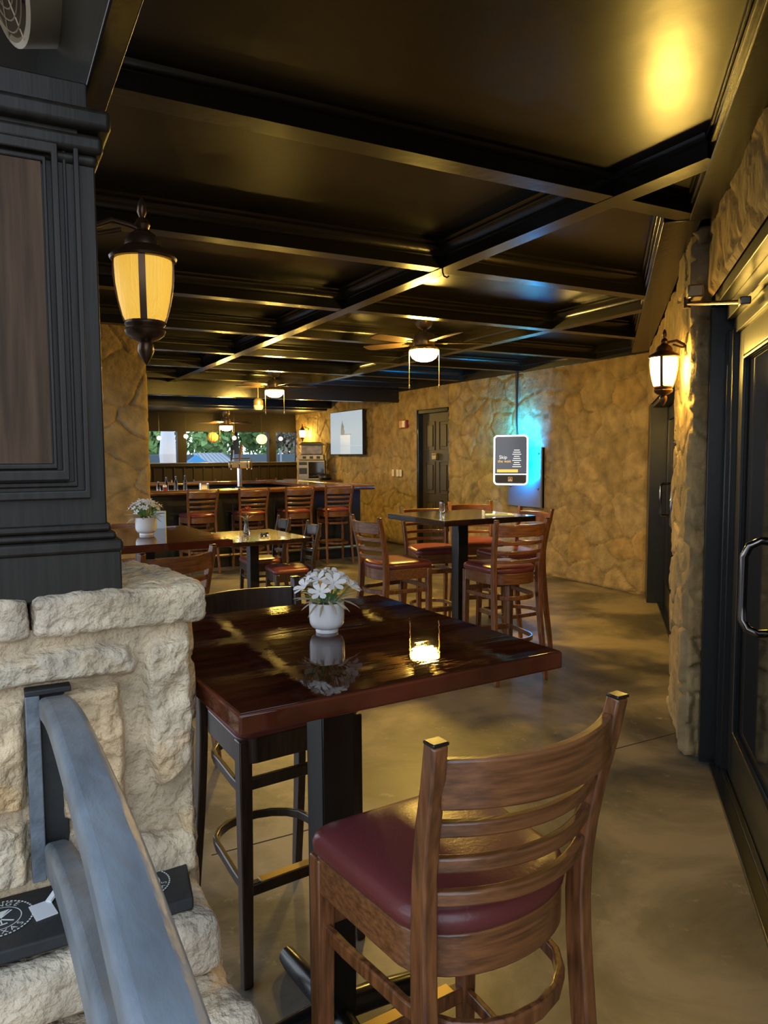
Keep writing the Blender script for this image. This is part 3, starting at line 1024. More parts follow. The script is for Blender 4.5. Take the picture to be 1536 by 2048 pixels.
def fan(label, loc, zc, rot, lit=True, s=1.0):
    t = thing('ceiling_fan', label, 'ceiling fan', (loc[0], loc[1], zc), rot, 'ceiling fans')
    MB().lathe([(0.0, 0.0), (0.080, 0.0), (0.082, -0.03), (0.078, -0.07), (0.060, -0.10), (0.035, -0.117), (0.014, -0.123), (0.0, -0.123)], 24).build('canopy', 'nickel', t)
    MB().tube([(0, 0, -0.07), (0, 0, -0.16)], 0.012, 12).build('downrod', 'nickel', t)
    MB().lathe([(0.0, -0.145), (0.05, -0.150), (0.088, -0.165), (0.097, -0.19), (0.097, -0.235), (0.095, -0.245), (0.095, -0.262), (0.07, -0.27), (0.0, -0.27)], 28).build('motor', 'nickel', t)
    for i in range(5):
        a = i * 2 * PI / 5
        Mx = Matrix.Rotation(a, 4, 'Z')
        ir = MB()
        ir.box((0.14, 0, -0.242), (0.14, 0.035, 0.006), 0, Mx)
        ir.build('blade_iron', 'nickel', t, bevel=0.002)
        bl = MB()
        poly = [(0.18, -0.050), (0.24, -0.058), (0.52, -0.066), (0.575, -0.060), (0.60, -0.035), (0.605, 0.0), (0.60, 0.035), (0.575, 0.060), (0.52, 0.066), (0.24, 0.058), (0.18, 0.050)]
        bl.prism(poly, -0.004, 0.004, Mx @ Matrix.Translation((0, 0, -0.236)) @ Matrix.Rotation(math.radians(11), 4, 'X'))
        bl.build('blade', 'fan_blade', t, bevel=0.002)
    MB().lathe([(0.0, -0.268), (0.10, -0.27), (0.125, -0.285), (0.130, -0.30), (0.124, -0.306), (0.0, -0.306)], 28).build('light_fitter', 'nickel', t)
    MB().lathe([(0.124, -0.306), (0.122, -0.335), (0.105, -0.368), (0.072, -0.390), (0.035, -0.399), (0.0, -0.401)], 32).build('light_bowl', 'bowl' if lit else 'ceramic', t)
    for sx_ in (-1, 1):
        c = MB()
        # pull chains hang either side of the bowl as seen from the doors
        ang = math.radians(-28) - rot
        x, y = sx_ * 0.132 * math.cos(ang), sx_ * 0.132 * math.sin(ang)
        c.tube([(x, y, -0.29), (x, y, -0.60)], 0.0028, 6)
        c.lathe([(0.0, -0.60), (0.006, -0.605), (0.0075, -0.625), (0.0, -0.64)], 8, Matrix.Translation((x, y, 0)))
        c.build('pull_chain', 'brass', t)
    t.scale = (s, s, s)
    return t


fan('lit ceiling fan with pull chains hanging nearest, above the square tables', (3.44, 5.64), CZ, math.radians(-22), True, 1.0)
fan('second lit ceiling fan, hanging just before the deep beam by the bar', (3.62, 9.98), CZ, math.radians(-10), True, 1.0)
fan('farthest lit ceiling fan, hanging in front of the windows', (4.32, 14.8), 2.44, math.radians(12), True, 1.0)
# unlit pendant between
pt = thing('pendant_light', 'small unlit brass pendant fitting beside the second ceiling fan', 'pendant light', (3.62, 10.70, 2.75), 0)
MB().lathe([(0.0, 0.0), (0.05, 0.0), (0.05, -0.02), (0.01, -0.03), (0.0, -0.03)], 20).tube([(0, 0, -0.02), (0, 0, -0.38)], 0.007).build('stem', 'nickel', pt)
MB().lathe([(0.012, -0.36), (0.05, -0.37), (0.075, -0.40), (0.075, -0.47)], 24).build('shade', 'nickel', pt)
MB().lathe([(0.075, -0.47), (0.07, -0.51), (0.05, -0.535), (0.0, -0.545)], 24).build('glass_cup', 'white_plastic', pt)

# drum fan at the top left
df = thing('drum_fan', 'round caged drum fan hanging under the ceiling above the dark pillar', 'fan', (0.13, 1.92, 2.62), 0)
ax = (Vector((0.06, 1.95, 2.635)) - Vector((0.27, 1.98, 2.70))).normalized()
uu = ax.cross(Vector((0, 0, 1))).normalized()
vv = uu.cross(ax)
Mf = Matrix((uu, vv, ax)).transposed().to_4x4()
R_ = 0.135
MB().lathe([(R_, 0.06), (R_ + 0.012, 0.055), (R_ + 0.012, -0.10), (R_, -0.125), (R_ - 0.01, -0.10), (R_ - 0.01, 0.055), (R_, 0.06)], 40, Mf).build('drum', 'fan_grey', df)
cg = MB()
for r in (0.025, 0.047, 0.07, 0.092, 0.115):
    cg.tube([Mf @ Vector((r * math.cos(a * PI / 16), r * math.sin(a * PI / 16), 0.062)) for a in range(33)], 0.0018, 5, cap=False)
for a in range(8):
    c, s_ = math.cos(a * PI / 4), math.sin(a * PI / 4)
    cg.tube([Mf @ Vector((0.02 * c, 0.02 * s_, 0.066)), Mf @ Vector(((R_ + .004) * c, (R_ + .004) * s_, 0.058))], 0.0025, 5)
cg.build('cage', 'fan_grey', df)
fb = MB()
for a in range(4):
    fb.sweep([Mf @ (Matrix.Rotation(a * PI / 2, 4, 'Z') @ Vector((x, 0, 0))) for x in (0.02, 0.115)], Mf.to_3x3() @ Vector((0, 0.5 * math.cos(a * PI / 2) + 0.2, 0.6)), 0.003, 0.06)
fb.lathe([(0.0, 0.03), (0.035, 0.025), (0.035, -0.05), (0.0, -0.05)], 20, Mf)
fb.build('fan_rotor', 'black_plastic', df)
MB().tube([(0, 0, 0.125), Mf @ Vector((0, 0.0, -0.05))], 0.012).build('fan_mount', 'black_plastic', df)

# cup hook at a beam crossing
hk = MB()
hk.tube([(2.36, 3.665, 2.60), (2.36, 3.665, 2.575), (2.365, 3.655, 2.555), (2.375, 3.64, 2.545), (2.382, 3.63, 2.552)], 0.005, 8)
tag(hk.build('ceiling_hook', 'bronze'), 'small bronze hook under the crossing of two ceiling beams', 'hook')

# ================================================================== CHAIRS


def seat_outline(n=10):
    pts = []
    fwid, bw = 0.205, 0.188
    # front right rounded corner, front edge, left side, round back, clockwise from front right
    for i in range(n + 1):
        a = PI / 2 * i / n
        pts.append((fwid - 0.045 + 0.045 * math.cos(a), 0.155 + 0.045 * math.sin(a)))
    for i in range(n + 1):
        a = PI / 2 + PI / 2 * i / n
        pts.append((-fwid + 0.045 + 0.045 * math.cos(a), 0.155 + 0.045 * math.sin(a)))
    for i in range(2 * n + 1):
        a = PI * i / (2 * n)
        pts.append((-bw * math.cos(a), -0.09 - 0.125 * math.sin(a) ** 0.9))
    return pts


def bar_chair(name, label, cat, sh=0.76, th=1.10, bar=True, dark=False, group=None):
    t = thing(name, label, cat, (0, 0, 0), 0, group)
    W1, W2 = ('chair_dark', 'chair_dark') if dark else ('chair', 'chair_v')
    zs = [0.0, sh * 0.5, sh - 0.03, sh + (th - sh) * 0.5, th]
    ys = [-0.255, -0.20, -0.172, -0.198, -0.252]

    def yp(z):
        return float(np.interp(z, zs, ys))
    for sx_ in (-1, 1):
        P = MB()
        zz = np.linspace(0, th, 15)
        # smooth the rake a little
        path = [(sx_ * float(np.interp(z, [0, sh * .75, sh, th], [0.194, 0.179, 0.177, 0.200])), float(np.mean([yp(z - .08), yp(z), yp(z + .08)])), z) for z in zz]
        P.sweep(path, (1, 0, 0), [0.028 + 0.016 * math.sin(PI * min(1, z / th) ** 1.0) for z in zz], 0.028)
        po = P.build('back_post', W2, t, bevel=0.004)
        C = MB().box((path[-1][0], path[-1][1], th + 0.001), (0.030, 0.028, 0.006))
        C.build('post_cap', 'steel_black', po, bevel=0.002)
    for sx_ in (-1, 1):
        L = MB()
        L.sweep([(sx_ * 0.192, 0.178, 0.0), (sx_ * 0.186, 0.170, sh * 0.45), (sx_ * 0.184, 0.166, sh - 0.03)], (1, 0, 0), [0.030, 0.036, 0.040], [0.030, 0.036, 0.040])
        L.build('front_leg', W2, t, bevel=0.004)

    def arc(z, hw=0.176, bulge=0.058, n=14):
        return [(x, yp(z) - 0.004 - bulge * (1 - (x / hw) ** 2), z) for x in np.linspace(-hw, hw, n)]
    hb = th - sh
    MB().sweep(arc(th - 0.030 - 0.118 * hb, 0.185), (0, 0, 1), 0.019, 0.235 * hb).build('crest_rail', W1, t, bevel=0.004)
    for q, hw_ in ((0.545, 0.180), (0.355, 0.176), (0.175, 0.172)):
        MB().sweep(arc(sh + q * hb, hw_), (0, 0, 1), 0.017, 0.075 * hb).build('slat', W1, t, bevel=0.004)
    out = seat_outline()
    A = MB()
    A.sweep([(x * 0.93, y * 0.93 - 0.002, sh - 0.062) for x, y in out], (0, 0, 1), 0.020, 0.075, closed=True)
    A.build('seat_frame', W1, t, bevel=0.003)
    S = MB()
    layers = [(0.965, sh - 0.026), (1.0, sh - 0.018), (1.005, sh - 0.002), (0.985, sh + 0.010), (0.93, sh + 0.019), (0.82, sh + 0.025), (0.6, sh + 0.028), (0.3, sh + 0.029)]
    n = len(out)
    vs_ = [(x * k_, y * k_ + (1 - k_) * 0.0, z) for k_, z in layers for x, y in out]
    fs_ = [(i * n + j, i * n + (j + 1) % n, (i + 1) * n + (j + 1) % n, (i + 1) * n + j) for i in range(len(layers) - 1) for j in range(n)]
    fs_ += [tuple(reversed(range(n))), tuple((len(layers) - 1) * n + j for j in range(n))]
    S.add(vs_, fs_)
    S.build('seat', 'vinyl' if not dark else 'vinyl', t, angle=60)

    def ring(z, n=9):
        pts = [(0.184, 0.16, z), (0.180, 0.08, z), (0.172, 0.0, z), (0.165, -0.07, z)]
        for i in range(n + 1):
            a = PI * i / n
            pts.append((0.163 * math.cos(a), -0.10 - 0.135 * math.sin(a), z))
        pts += [(-p[0], p[1], z) for p in reversed(pts[:4])]
        return pts
    if bar:
        MB().sweep(ring(sh - 0.185), (0, 0, 1), 0.016, 0.030).build('upper_hoop', W2, t, bevel=0.004)
        MB().sweep(ring(0.285), (0, 0, 1), 0.016, 0.030).build('lower_hoop', W2, t, bevel=0.004)
        MB().box((0, 0.168, sh - 0.165), (0.34, 0.018, 0.034)).build('front_rail', W2, t, bevel=0.003)
        fr_ = MB().box((0, 0.172, 0.285), (0.345, 0.026, 0.036)).build('footrest', W2, t, bevel=0.004)
        MB().box((0, 0.174, 0.305), (0.29, 0.030, 0.005)).build('footrest_strip', 'brass', fr_, bevel=0.001)
    else:
        MB().sweep(ring(sh * 0.55), (0, 0, 1), 0.016, 0.026).build('hoop', W2, t, bevel=0.004)
        MB().box((0, 0.168, sh * 0.62), (0.34, 0.018, 0.028)).build('front_rail', W2, t, bevel=0.003)
    return t


G1 = 'ladder-back bar chairs at the tall tables'
G2 = 'ladder-back bar chairs along the bar'
G3 = 'dark dining chairs at the low table'
ch = bar_chair('bar_chair', 'brown wooden ladder-back bar chair in the foreground with burgundy seat', 'chair', group=G1)


def place(cx, cy_, deg, label, group=G1, src=None, th_off=0.252):
    """cx, cy_ is the middle of the back's top; deg turns the chair from facing +y"""
    a = math.radians(deg)
    x = cx - math.sin(a) * th_off
    y = cy_ + math.cos(a) * th_off
    return dup(src or ch, (x, y, 0), a, label, group)


a0 = math.radians(3.9)
ch.location = (0.775 - math.sin(a0) * 0.252, 0.915 + math.cos(a0) * 0.252, 0)
ch.rotation_euler = (0, 0, a0)
chd = bar_chair('bar_chair', 'dark bar chair tucked under the near glossy table, beyond the flower pot', 'chair', dark=True, group=G1)  # wood colour darkened, partly to stand in for shade under the table
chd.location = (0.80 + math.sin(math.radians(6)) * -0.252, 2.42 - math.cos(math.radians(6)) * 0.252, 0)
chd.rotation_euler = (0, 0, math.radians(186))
place(3.10, 3.835, -4, 'bar chair with its back to us at the tall table before the jukebox')
place(2.317, 4.61, -88, 'bar chair seen side-on, left of the tall table before the jukebox')
place(3.27, 5.38, 168, 'bar chair facing us behind the tall table, in front of the six-panel door')
place(3.87, 4.62, 88, 'bar chair by the stone wall, right end of the tall table below the jukebox')
place(3.92, 5.62, 160, 'bar chair half hidden behind the post of the tall table, farthest from us')
place(0.775, 3.44, 24, 'bar chair just beyond the stone wall cap, pushed to the red table')
place(0.74, 5.28, 180, 'bar chair on the far side of the red table, behind the potted flowers')
for i, (x, deg, lab) in enumerate(((2.435, 3, 'leftmost bar chair at the long bar, beside the stone column'), (3.115, -2, 'bar chair at the bar in front of the chrome beer tower'),
                                   (3.765, -3, 'third bar chair along the bar, right of the beer tower'), (4.36, -5, 'bar chair at the right end of the bar, below the television'))):
    place(x, 9.43, deg, lab, G2)
for x, lab in ((2.75, 'chair on the far side of the bar, nearest the stone column'), (3.55, 'chair on the far side of the bar, behind the beer tower'), (4.75, 'chair on the far side of the bar, nearest the drink machine')):
    place(x, 13.64, 180, lab, 'bar chairs on the far side of the bar')
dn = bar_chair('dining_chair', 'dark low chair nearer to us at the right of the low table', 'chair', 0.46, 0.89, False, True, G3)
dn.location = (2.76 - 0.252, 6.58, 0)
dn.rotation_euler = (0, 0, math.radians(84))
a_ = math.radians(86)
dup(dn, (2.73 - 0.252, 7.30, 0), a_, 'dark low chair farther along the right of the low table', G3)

# ================================================================== TABLES


def table(name, label, loc, rz, w, d, h, top, th=0.042, arms=0.30, group=None, base=True):
    t = thing(name, label, 'table', loc, rz, group)
    if top == 'table':
        tt = MB().box((0, 0, h - th / 2 - 0.001), (w, d, th - 0.002)).build('table_top', 'table_red', t, bevel=0.005, seg=3)
        MB().box((0, 0, h - 0.002), (w - 0.008, d - 0.008, 0.004)).build('lacquered_surface', top, tt, bevel=0.0015)
    else:
        MB().box((0, 0, h - th / 2), (w, d, th)).build('table_top', top, t, bevel=0.006, seg=3)
    MB().box((0, 0, h - th - 0.012), (0.40, 0.40, 0.024)).build('top_plate', 'steel_black', t, bevel=0.002)
    MB().box((0, 0, (h - th) / 2 + 0.03), (0.092, 0.092, h - th - 0.06)).build('column', 'steel_black', t, bevel=0.004)
    for i in range(4):
        a = i * PI / 2
        c, s_ = math.cos(a), math.sin(a)
        f = MB()
        f.tube([(0.03 * c, 0.03 * s_, 0.062), (0.12 * c, 0.12 * s_, 0.055), ((arms - 0.04) * c, (arms - 0.04) * s_, 0.037), (arms * c, arms * s_, 0.033), ((arms + 0.008) * c, (arms + 0.008) * s_, 0.030)], [0.034, 0.034, 0.030, 0.026, 0.012], 14)
        f.build('base_arm', 'steel_black', t)
    return t


T1 = table('bar_table', 'tall glossy mahogany table in the foreground with a white flower pot', (0.752, 1.70, 0), math.radians(3.2), 0.795, 0.845, 1.07, 'table')
table('bar_table', 'tall dark square table below the jukebox with chairs around it', (3.20, 4.72, 0), math.radians(1.0), 0.83, 0.80, 1.07, 'table_dark', group=None)
table('bar_table', 'tall red-brown table beyond the stone wall cap with potted flowers', (0.80, 4.46, 0), math.radians(2), 0.74, 0.99, 1.07, 'table_red')
table('dining_table', 'low glossy dark table with a bud vase, before the bar', (2.25, 6.90, 0), math.radians(4), 0.80, 1.0, 0.76, 'table_dark')

# ================================================================== FLOWER POTS


def flower(mb, c, nrm_, r, n=5, cup=0.25, rs=None):
    nrm_ = Vector(nrm_).normalized()
    a = nrm_.orthogonal().normalized()
    b_ = nrm_.cross(a)
    ph = random.uniform(0, 6)
    for i in range(n):
        an = ph + 2 * PI * i / n
        d = a * math.cos(an) + b_ * math.sin(an)
        e = nrm_.cross(d)
        w = r * 0.27
        pts = [(0.05, 0.15), (0.3, 0.6), (0.65, 1.0), (0.88, 0.75), (1.0, 0.0), (0.88, -0.75), (0.65, -1.0), (0.3, -0.6), (0.05, -0.15)]
        vs_ = [Vector(c) + d * (q * r) + e * (s_ * w) + nrm_ * (r * cup * q * q + 0.10 * r * abs(s_)) for q, s_ in pts]
        mb.add(vs_, [tuple(range(len(vs_)))])


def leaf(mb, c, d, nrm_, l, w):
    d = Vector(d).normalized()
    e = d.cross(Vector(nrm_)).normalized()
    n_ = e.cross(d)
    rows = [(0, 0.05), (0.3, 0.8), (0.55, 1.0), (0.8, 0.65), (1.0, 0.03)]
    vs_ = []
    for q, s_ in rows:
        p = Vector(c) + d * (q * l) - n_ * (0.25 * l * q * q)
        vs_ += [p - e * (w * s_ / 2), p + n_ * (0.06 * l * s_), p + e * (w * s_ / 2)]
    fs_ = []
    for i in range(4):
        for j in range(2):
            fs_.append((i * 3 + j, i * 3 + j + 1, i * 3 + j + 4, i * 3 + j + 3))
    mb.add(vs_, fs_)


def potted(label, loc, s=1.0, nf=14, fr=0.033, spread=0.082):
    t = thing('potted_flowers', label, 'flower pot', loc, random.uniform(0, 6) if nf != 14 else 0.4)
    MB().lathe([(0.0, 0.0), (0.029, 0.0), (0.030, 0.005), (0.0285, 0.009), (0.035, 0.011), (0.041, 0.0165), (0.0445, 0.024), (0.0458, 0.032), (0.046, 0.040), (0.046, 0.060), (0.046, 0.078), (0.0435, 0.079), (0.0425, 0.066), (0.0, 0.066)], 40).build('pot', 'ceramic', t, angle=50)
    MB().lathe([(0.043, 0.068), (0.02, 0.072), (0.0, 0.073)], 20).build('moss', 'soil', t)
    st = MB()
    for i in range(nf):
        ga = i * 2.39996
        q = math.sqrt((i + 0.5) / nf)
        r = spread * 0.92 * q
        z = 0.078 + 0.075 * math.sqrt(max(0.0, 1 - q * q * 0.85)) + random.uniform(-0.006, 0.008)
        c = Vector((r * math.cos(ga), r * math.sin(ga), z))
        n_ = Vector((c.x * 9, c.y * 9, 0.45 + random.uniform(0, .3)))
        st.tube([(c.x * 0.25, c.y * 0.25, 0.07), (c.x * 0.7, c.y * 0.7, 0.07 + (z - 0.07) * 0.6), c], 0.0012, 5)
        f = MB()
        flower(f, c, n_, fr * random.uniform(0.85, 1.12), random.choice((5, 6)))
        nn = n_.normalized()
        for k_ in range(5):
            a = 2 * PI * k_ / 5
            f.tube([c, c + nn * 0.010 + Vector((math.cos(a), math.sin(a), 0)) * 0.004], 0.0006, 4)
        f.build('blossom', 'petal', t, angle=60)
    st.build('stems', 'leaf', t)
    lv = MB()
    for i in range(16):
        a = i * 2.4 + 0.3
        r = random.uniform(0.012, 0.03)
        leaf(lv, (r * math.cos(a), r * math.sin(a), 0.075 + random.uniform(0, 0.035)), (math.cos(a), math.sin(a), random.uniform(0.2, 1.0)), (0, 0, 1), random.uniform(0.028, 0.045), 0.018)
    lv.build('leaves', 'leaf', t, angle=60)
    dv = MB()
    for i in range(22):
        a = i * 2.4
        r = 0.03
        leaf(dv, (r * math.cos(a), r * math.sin(a), 0.083), (math.cos(a), math.sin(a), random.uniform(-0.35, 0.45)), (0, 0, 1), random.uniform(0.045, 0.066), 0.007)
    dv.build('dried_leaves', 'straw', t, angle=60)
    t.scale = (s, s, s)
    return t


potted('white pot of white star flowers on the near glossy table', (0.769, 1.752, 1.07), 1.0)
potted('white pot of small white flowers on the red table', (0.812, 4.47, 1.07), 1.32, 38, 0.015, 0.075)
# card, bud vase, menu, shaker
tag(MB().box((0, 0, 0.055), (0.075, 0.03, 0.11)).box((0, -0.0155, 0.08), (0.06, 0.001, 0.02)).build('table_card', 'card_blue', bevel=0.002, loc=(0.965, 4.84, 1.07), rz=-0.4), 'pale blue card stand behind the potted flowers on the red table', 'card')
bv = thing('bud_vase', 'slim glass bud vase with a red flower on the low dark table', 'vase', (2.24, 7.05, 0.76))
MB().lathe([(0.0, 0.0), (0.03, 0.0), (0.034, 0.02), (0.022, 0.07), (0.018, 0.13), (0.022, 0.16), (0.019, 0.16), (0.015, 0.13), (0.019, 0.07), (0.03, 0.02), (0.0, 0.012)], 20).build('vase_body', 'clear', bv)
MB().tube([(0, 0, 0.02), (0.005, 0, 0.15), (0.0, 0.01, 0.22)], 0.003, 6).tube([(0, 0, 0.02), (-0.02, 0, 0.17)], 0.002, 5).build('stem', 'leaf', bv)
f = MB()
for i in range(7):
    flower(f, (0.035 * math.cos(i * 2.4) * (i > 0), 0.035 * math.sin(i * 2.4) * (i > 0), 0.225 + 0.012 * (i % 3)), (0.4 * math.cos(i * 2.4), 0.4 * math.sin(i * 2.4), 1), 0.028, 6, 0.5)
f.build('bloom', 'petal_red', bv, angle=60)
lv = MB()
for i in range(6):
    leaf(lv, (0, 0, 0.14), (math.cos(i), math.sin(i), 0.9), (0, 0, 1), 0.09, 0.014)
lv.build('leaves', 'straw', bv)
dsh = MB()
dsh.lathe([(0.0, 0.0), (0.035, 0.0), (0.045, 0.02), (0.043, 0.03), (0.030, 0.012), (0.0, 0.010)], 20)
tag(dsh.build('glass_dish', 'clear', loc=(2.33, 6.78, 0.76)), 'small glass dish beside the bud vase on the low dark table', 'dish')
mn = thing('menu_booklet', 'white menu booklet lying at the edge of the tall table below the jukebox', 'menu', (3.40, 4.50, 1.07), math.radians(-28))
MB().box((0, 0, 0.004), (0.22, 0.14, 0.008)).build('pages', 'paper', mn, bevel=0.001)
MB().box((0.02, 0, 0.0082), (0.10, 0.09, 0.0006)).build('printed_picture', 'leaf', mn)
MB().sweep([(-0.112, -0.07, 0.018), (-0.112, 0.07, 0.018)], (0, 0, 1), 0.006, 0.036).build('spine', 'paper', mn)
sh_ = thing('pepper_shaker', 'glass pepper shaker with metal cap at the far side of the tall dark table', 'shaker', (3.20, 4.98, 1.07))
MB().lathe([(0.0, 0.0), (0.022, 0.0), (0.024, 0.01), (0.02, 0.07), (0.0, 0.07)], 16).build('shaker_body', 'clear', sh_)
MB().lathe([(0.021, 0.07), (0.021, 0.085), (0.012, 0.095), (0.0, 0.096)], 16).build('shaker_cap', 'chrome', sh_)

# ================================================================== BAR
bar = thing('bar_counter', 'long wooden bar counter with dark front and rounded rail', 'bar counter', (0, 0, 0))
bt = MB()
bt.box2((0.9, 9.72, 1.03), (5.05, 10.32, 1.07))
bt.box2((4.45, 10.32, 1.03), (5.05, 12.75, 1.07))
bt.box2((0.9, 12.75, 1.03), (5.30, 13.30, 1.07))
bt.build('countertop', 'bar_wood', bar, bevel=0.008)
MB().tube([(0.9, 9.72, 1.055), (5.05, 9.72, 1.055), (5.06, 9.76, 1.055), (5.06, 12.7, 1.055)], 0.032, 12).build('arm_rail', 'bar_wood', bar)
MB().tube([(0.9, 12.74, 1.055), (4.45, 12.74, 1.055)], 0.03, 12).build('back_rail', 'bar_wood', bar)
fp = MB()
fp.box2((0.9, 9.97, 0.0), (4.95, 10.05, 1.03)).box2((4.87, 10.05, 0), (4.95, 13.2, 1.03)).box2((0.9, 13.0, 0), (4.95, 13.08, 1.03))
for i in range(7):
    fp.box((1.2 + 0.6 * i, 9.965, 0.52), (0.05, 0.02, 0.96))
fp.build('front_panel', 'black', bar, bevel=0.004)
MB().tube([(0.9, 9.85, 0.18), (4.95, 9.85, 0.18)], 0.022, 10).build('foot_rail', 'nickel', bar)

bk = thing('back_counter', 'dark side counter along the far stone wall carrying the drink machine', 'counter', (5.80, 14.0, 0))
MB().box2((-0.30, -0.75, 1.0), (0.28, 0.75, 1.04)).build('countertop', 'bar_wood', bk, bevel=0.006)
MB().box2((-0.26, -0.72, 0), (0.28, 0.72, 1.0)).build('cabinet_body', 'black', bk, bevel=0.004)

# beer tower
bt = thing('beer_tower', 'chrome beer tap tower rising from the bar counter', 'beer tower', (3.14, 10.15, 1.07), math.radians(-18))
MB().lathe([(0.0, 0.0), (0.07, 0.0), (0.07, 0.012), (0.045, 0.025), (0.036, 0.03), (0.036, 0.29), (0.0, 0.29)], 24).build('tower_column', 'chrome', bt)
MB().box((0, 0, 0.335), (0.30, 0.10, 0.095)).build('tower_head', 'brass', bt, bevel=0.012)
for x, dk in ((-0.11, 0), (0.0, 1), (0.11, 0)):
    MB().tube([(x, -0.05, 0.34), (x, -0.11, 0.35), (x, -0.125, 0.33), (x, -0.13, 0.27)], 0.009, 8).tube([(x, -0.09, 0.35), (x, -0.095, 0.40)], 0.008, 8).build('tap', 'chrome', bt)
MB().tube([(0.0, -0.095, 0.40), (0.01, -0.09, 0.46), (0.04, -0.07, 0.62)], [0.014, 0.016, 0.020], 10).build('tap_handle', 'chair', bt)
MB().tube([(-0.11, -0.095, 0.40), (-0.10, -0.09, 0.47), (-0.09, -0.08, 0.55)], [0.012, 0.018, 0.014], 10).build('tap_handle', 'black_plastic', bt)
MB().tube([(-0.12, 0.0, 0.385), (-0.10, 0.0, 0.42), (0.15, 0.0, 0.42), (0.17, 0.0, 0.38), (0.17, 0.0, 0.27)], 0.008, 8).build('guard_rail', 'chrome', bt)

# bottles and small things on the bar
for i, (x, y, h, lab) in enumerate(((2.02, 10.16, 0.13, 'short glass bottle on the bar, first right of the stone column'), (2.14, 10.22, 0.19, 'glass bottle on the bar, second from the stone column'),
                                    (2.27, 10.24, 0.20, 'glass bottle on the bar, third from the stone column'), (2.40, 10.26, 0.21, 'tallest glass bottle on the bar, fourth from the stone column'))):
    bo = thing('bottle', lab, 'bottle', (x, y, 1.07), 0, 'bottles on the bar')
    MB().lathe([(0.0, 0.0), (0.026, 0.0), (0.027, h * 0.5), (0.011, h * 0.7), (0.010, h * 0.9), (0.0, h * 0.9)], 14).build('bottle_body', 'clear', bo)
    MB().lathe([(0.011, h * 0.88), (0.012, h * 0.95), (0.004, h), (0.0, h)], 10).build('pourer', 'chrome', bo)
ss = thing('salt_shaker', 'small red and white shaker on the near edge of the bar', 'shaker', (2.04, 9.85, 1.07))
MB().lathe([(0.0, 0.0), (0.025, 0.0), (0.027, 0.06), (0.0, 0.06)], 14).build('shaker_body', 'red_plastic', ss)
MB().lathe([(0.026, 0.06), (0.024, 0.085), (0.0, 0.09)], 14).build('shaker_cap', 'ceramic', ss)
nh = thing('napkin_holder', 'small metal napkin holder on the bar behind the leftmost bar chair', 'napkin holder', (2.62, 10.1, 1.07), 0.3)
MB().sweep([(-0.06, 0, 0.0), (-0.06, 0, 0.09), (0.06, 0, 0.09), (0.06, 0, 0.0)], (0, 1, 0), 0.006, 0.05).box((0, 0, 0.004), (0.12, 0.07, 0.008)).build('holder', 'chrome', nh)
MB().box((0, 0, 0.04), (0.10, 0.03, 0.07)).build('napkins', 'paper', nh)

# drink machine on its cabinet
dmz = thing('frozen_drink_machine', 'frozen drink machine with clear tank below the far lantern', 'drink machine', (5.84, 13.95, 1.44), math.radians(40 - 90 + 14))
dmz.rotation_euler = (0, 0, math.radians(-28))
MB().box2((-0.25, -0.16, 0), (0.25, 0.16, 0.11)).build('machine_base', 'steel', dmz, bevel=0.01)
for x in (-0.14, 0.0, 0.14):
    MB().box((x, -0.165, 0.05), (0.07, 0.02, 0.05)).build('tap_button', 'black_plastic', dmz, bevel=0.004)
MB().box2((-0.22, -0.14, 0.11), (0.22, 0.14, 0.30)).build('clear_tank', mat('cloudy_tank', (0.42, 0.36, 0.31), 0.15, var=0.3, vscale=9), dmz, bevel=0.03, seg=4)
MB().prism([(-0.26, 0.30), (0.26, 0.30), (0.18, 0.36), (-0.18, 0.36)], -0.17, 0.17, Matrix.Rotation(PI / 2, 4, 'X')).build('machine_lid', 'black_plastic', dmz, bevel=0.006)
mc = thing('glass_front_cooler', 'small steel cooler cabinet under the frozen drink machine', 'cooler', (5.84, 13.95, 1.04), math.radians(-28))
MB().box2((-0.27, -0.17, 0), (0.27, 0.17, 0.395)).build('cooler_body', 'steel', mc, bevel=0.008)
MB().box2((-0.06, -0.176, 0.03), (0.25, -0.168, 0.36)).build('cooler_door', 'glass_dark', mc, bevel=0.004)
MB().box2((-0.25, -0.18, 0.30), (-0.09, -0.168, 0.36)).box2((-0.25, -0.18, 0.12), (-0.09, -0.168, 0.24)).build('control_panel', 'black_plastic', mc, bevel=0.004)
bl_ = MB().lathe([(0.0, 0.0), (0.10, 0.0), (0.13, 0.05), (0.125, 0.09), (0.09, 0.12), (0.0, 0.13)], 20)
tag(bl_.build('black_bag', 'black_plastic', loc=(5.90, 13.45, 1.04)), 'black soft bag on the side counter right of the cooler', 'bag')

# ================================================================== WALL THINGS
tv = thing('television', 'large lit flat television hanging on the stone wall', 'television', (WX - 0.12, 12.77, 1.955))
# local: screen faces -x, width along y
MB().box((0.0, 0, 0), (0.05, 1.42, 0.83)).build('tv_case', 'black_plastic', tv, bevel=0.006)
scr = MB().box((-0.0265, 0, 0), (0.003, 1.40, 0.805)).build('tv_screen', 'tv', tv)
MB().box((0.07, 0, 0), (0.09, 0.4, 0.3)).build('wall_mount', 'steel_black', tv)
# picture on the screen: dark figure on a pale block, horizon line. local y positive is left as seen


def tvr(y, z, w, h, m, nme, dx=0.0):
    MB().box((-0.0285 - dx, y, z), (0.001, w, h)).build(nme, m, scr)


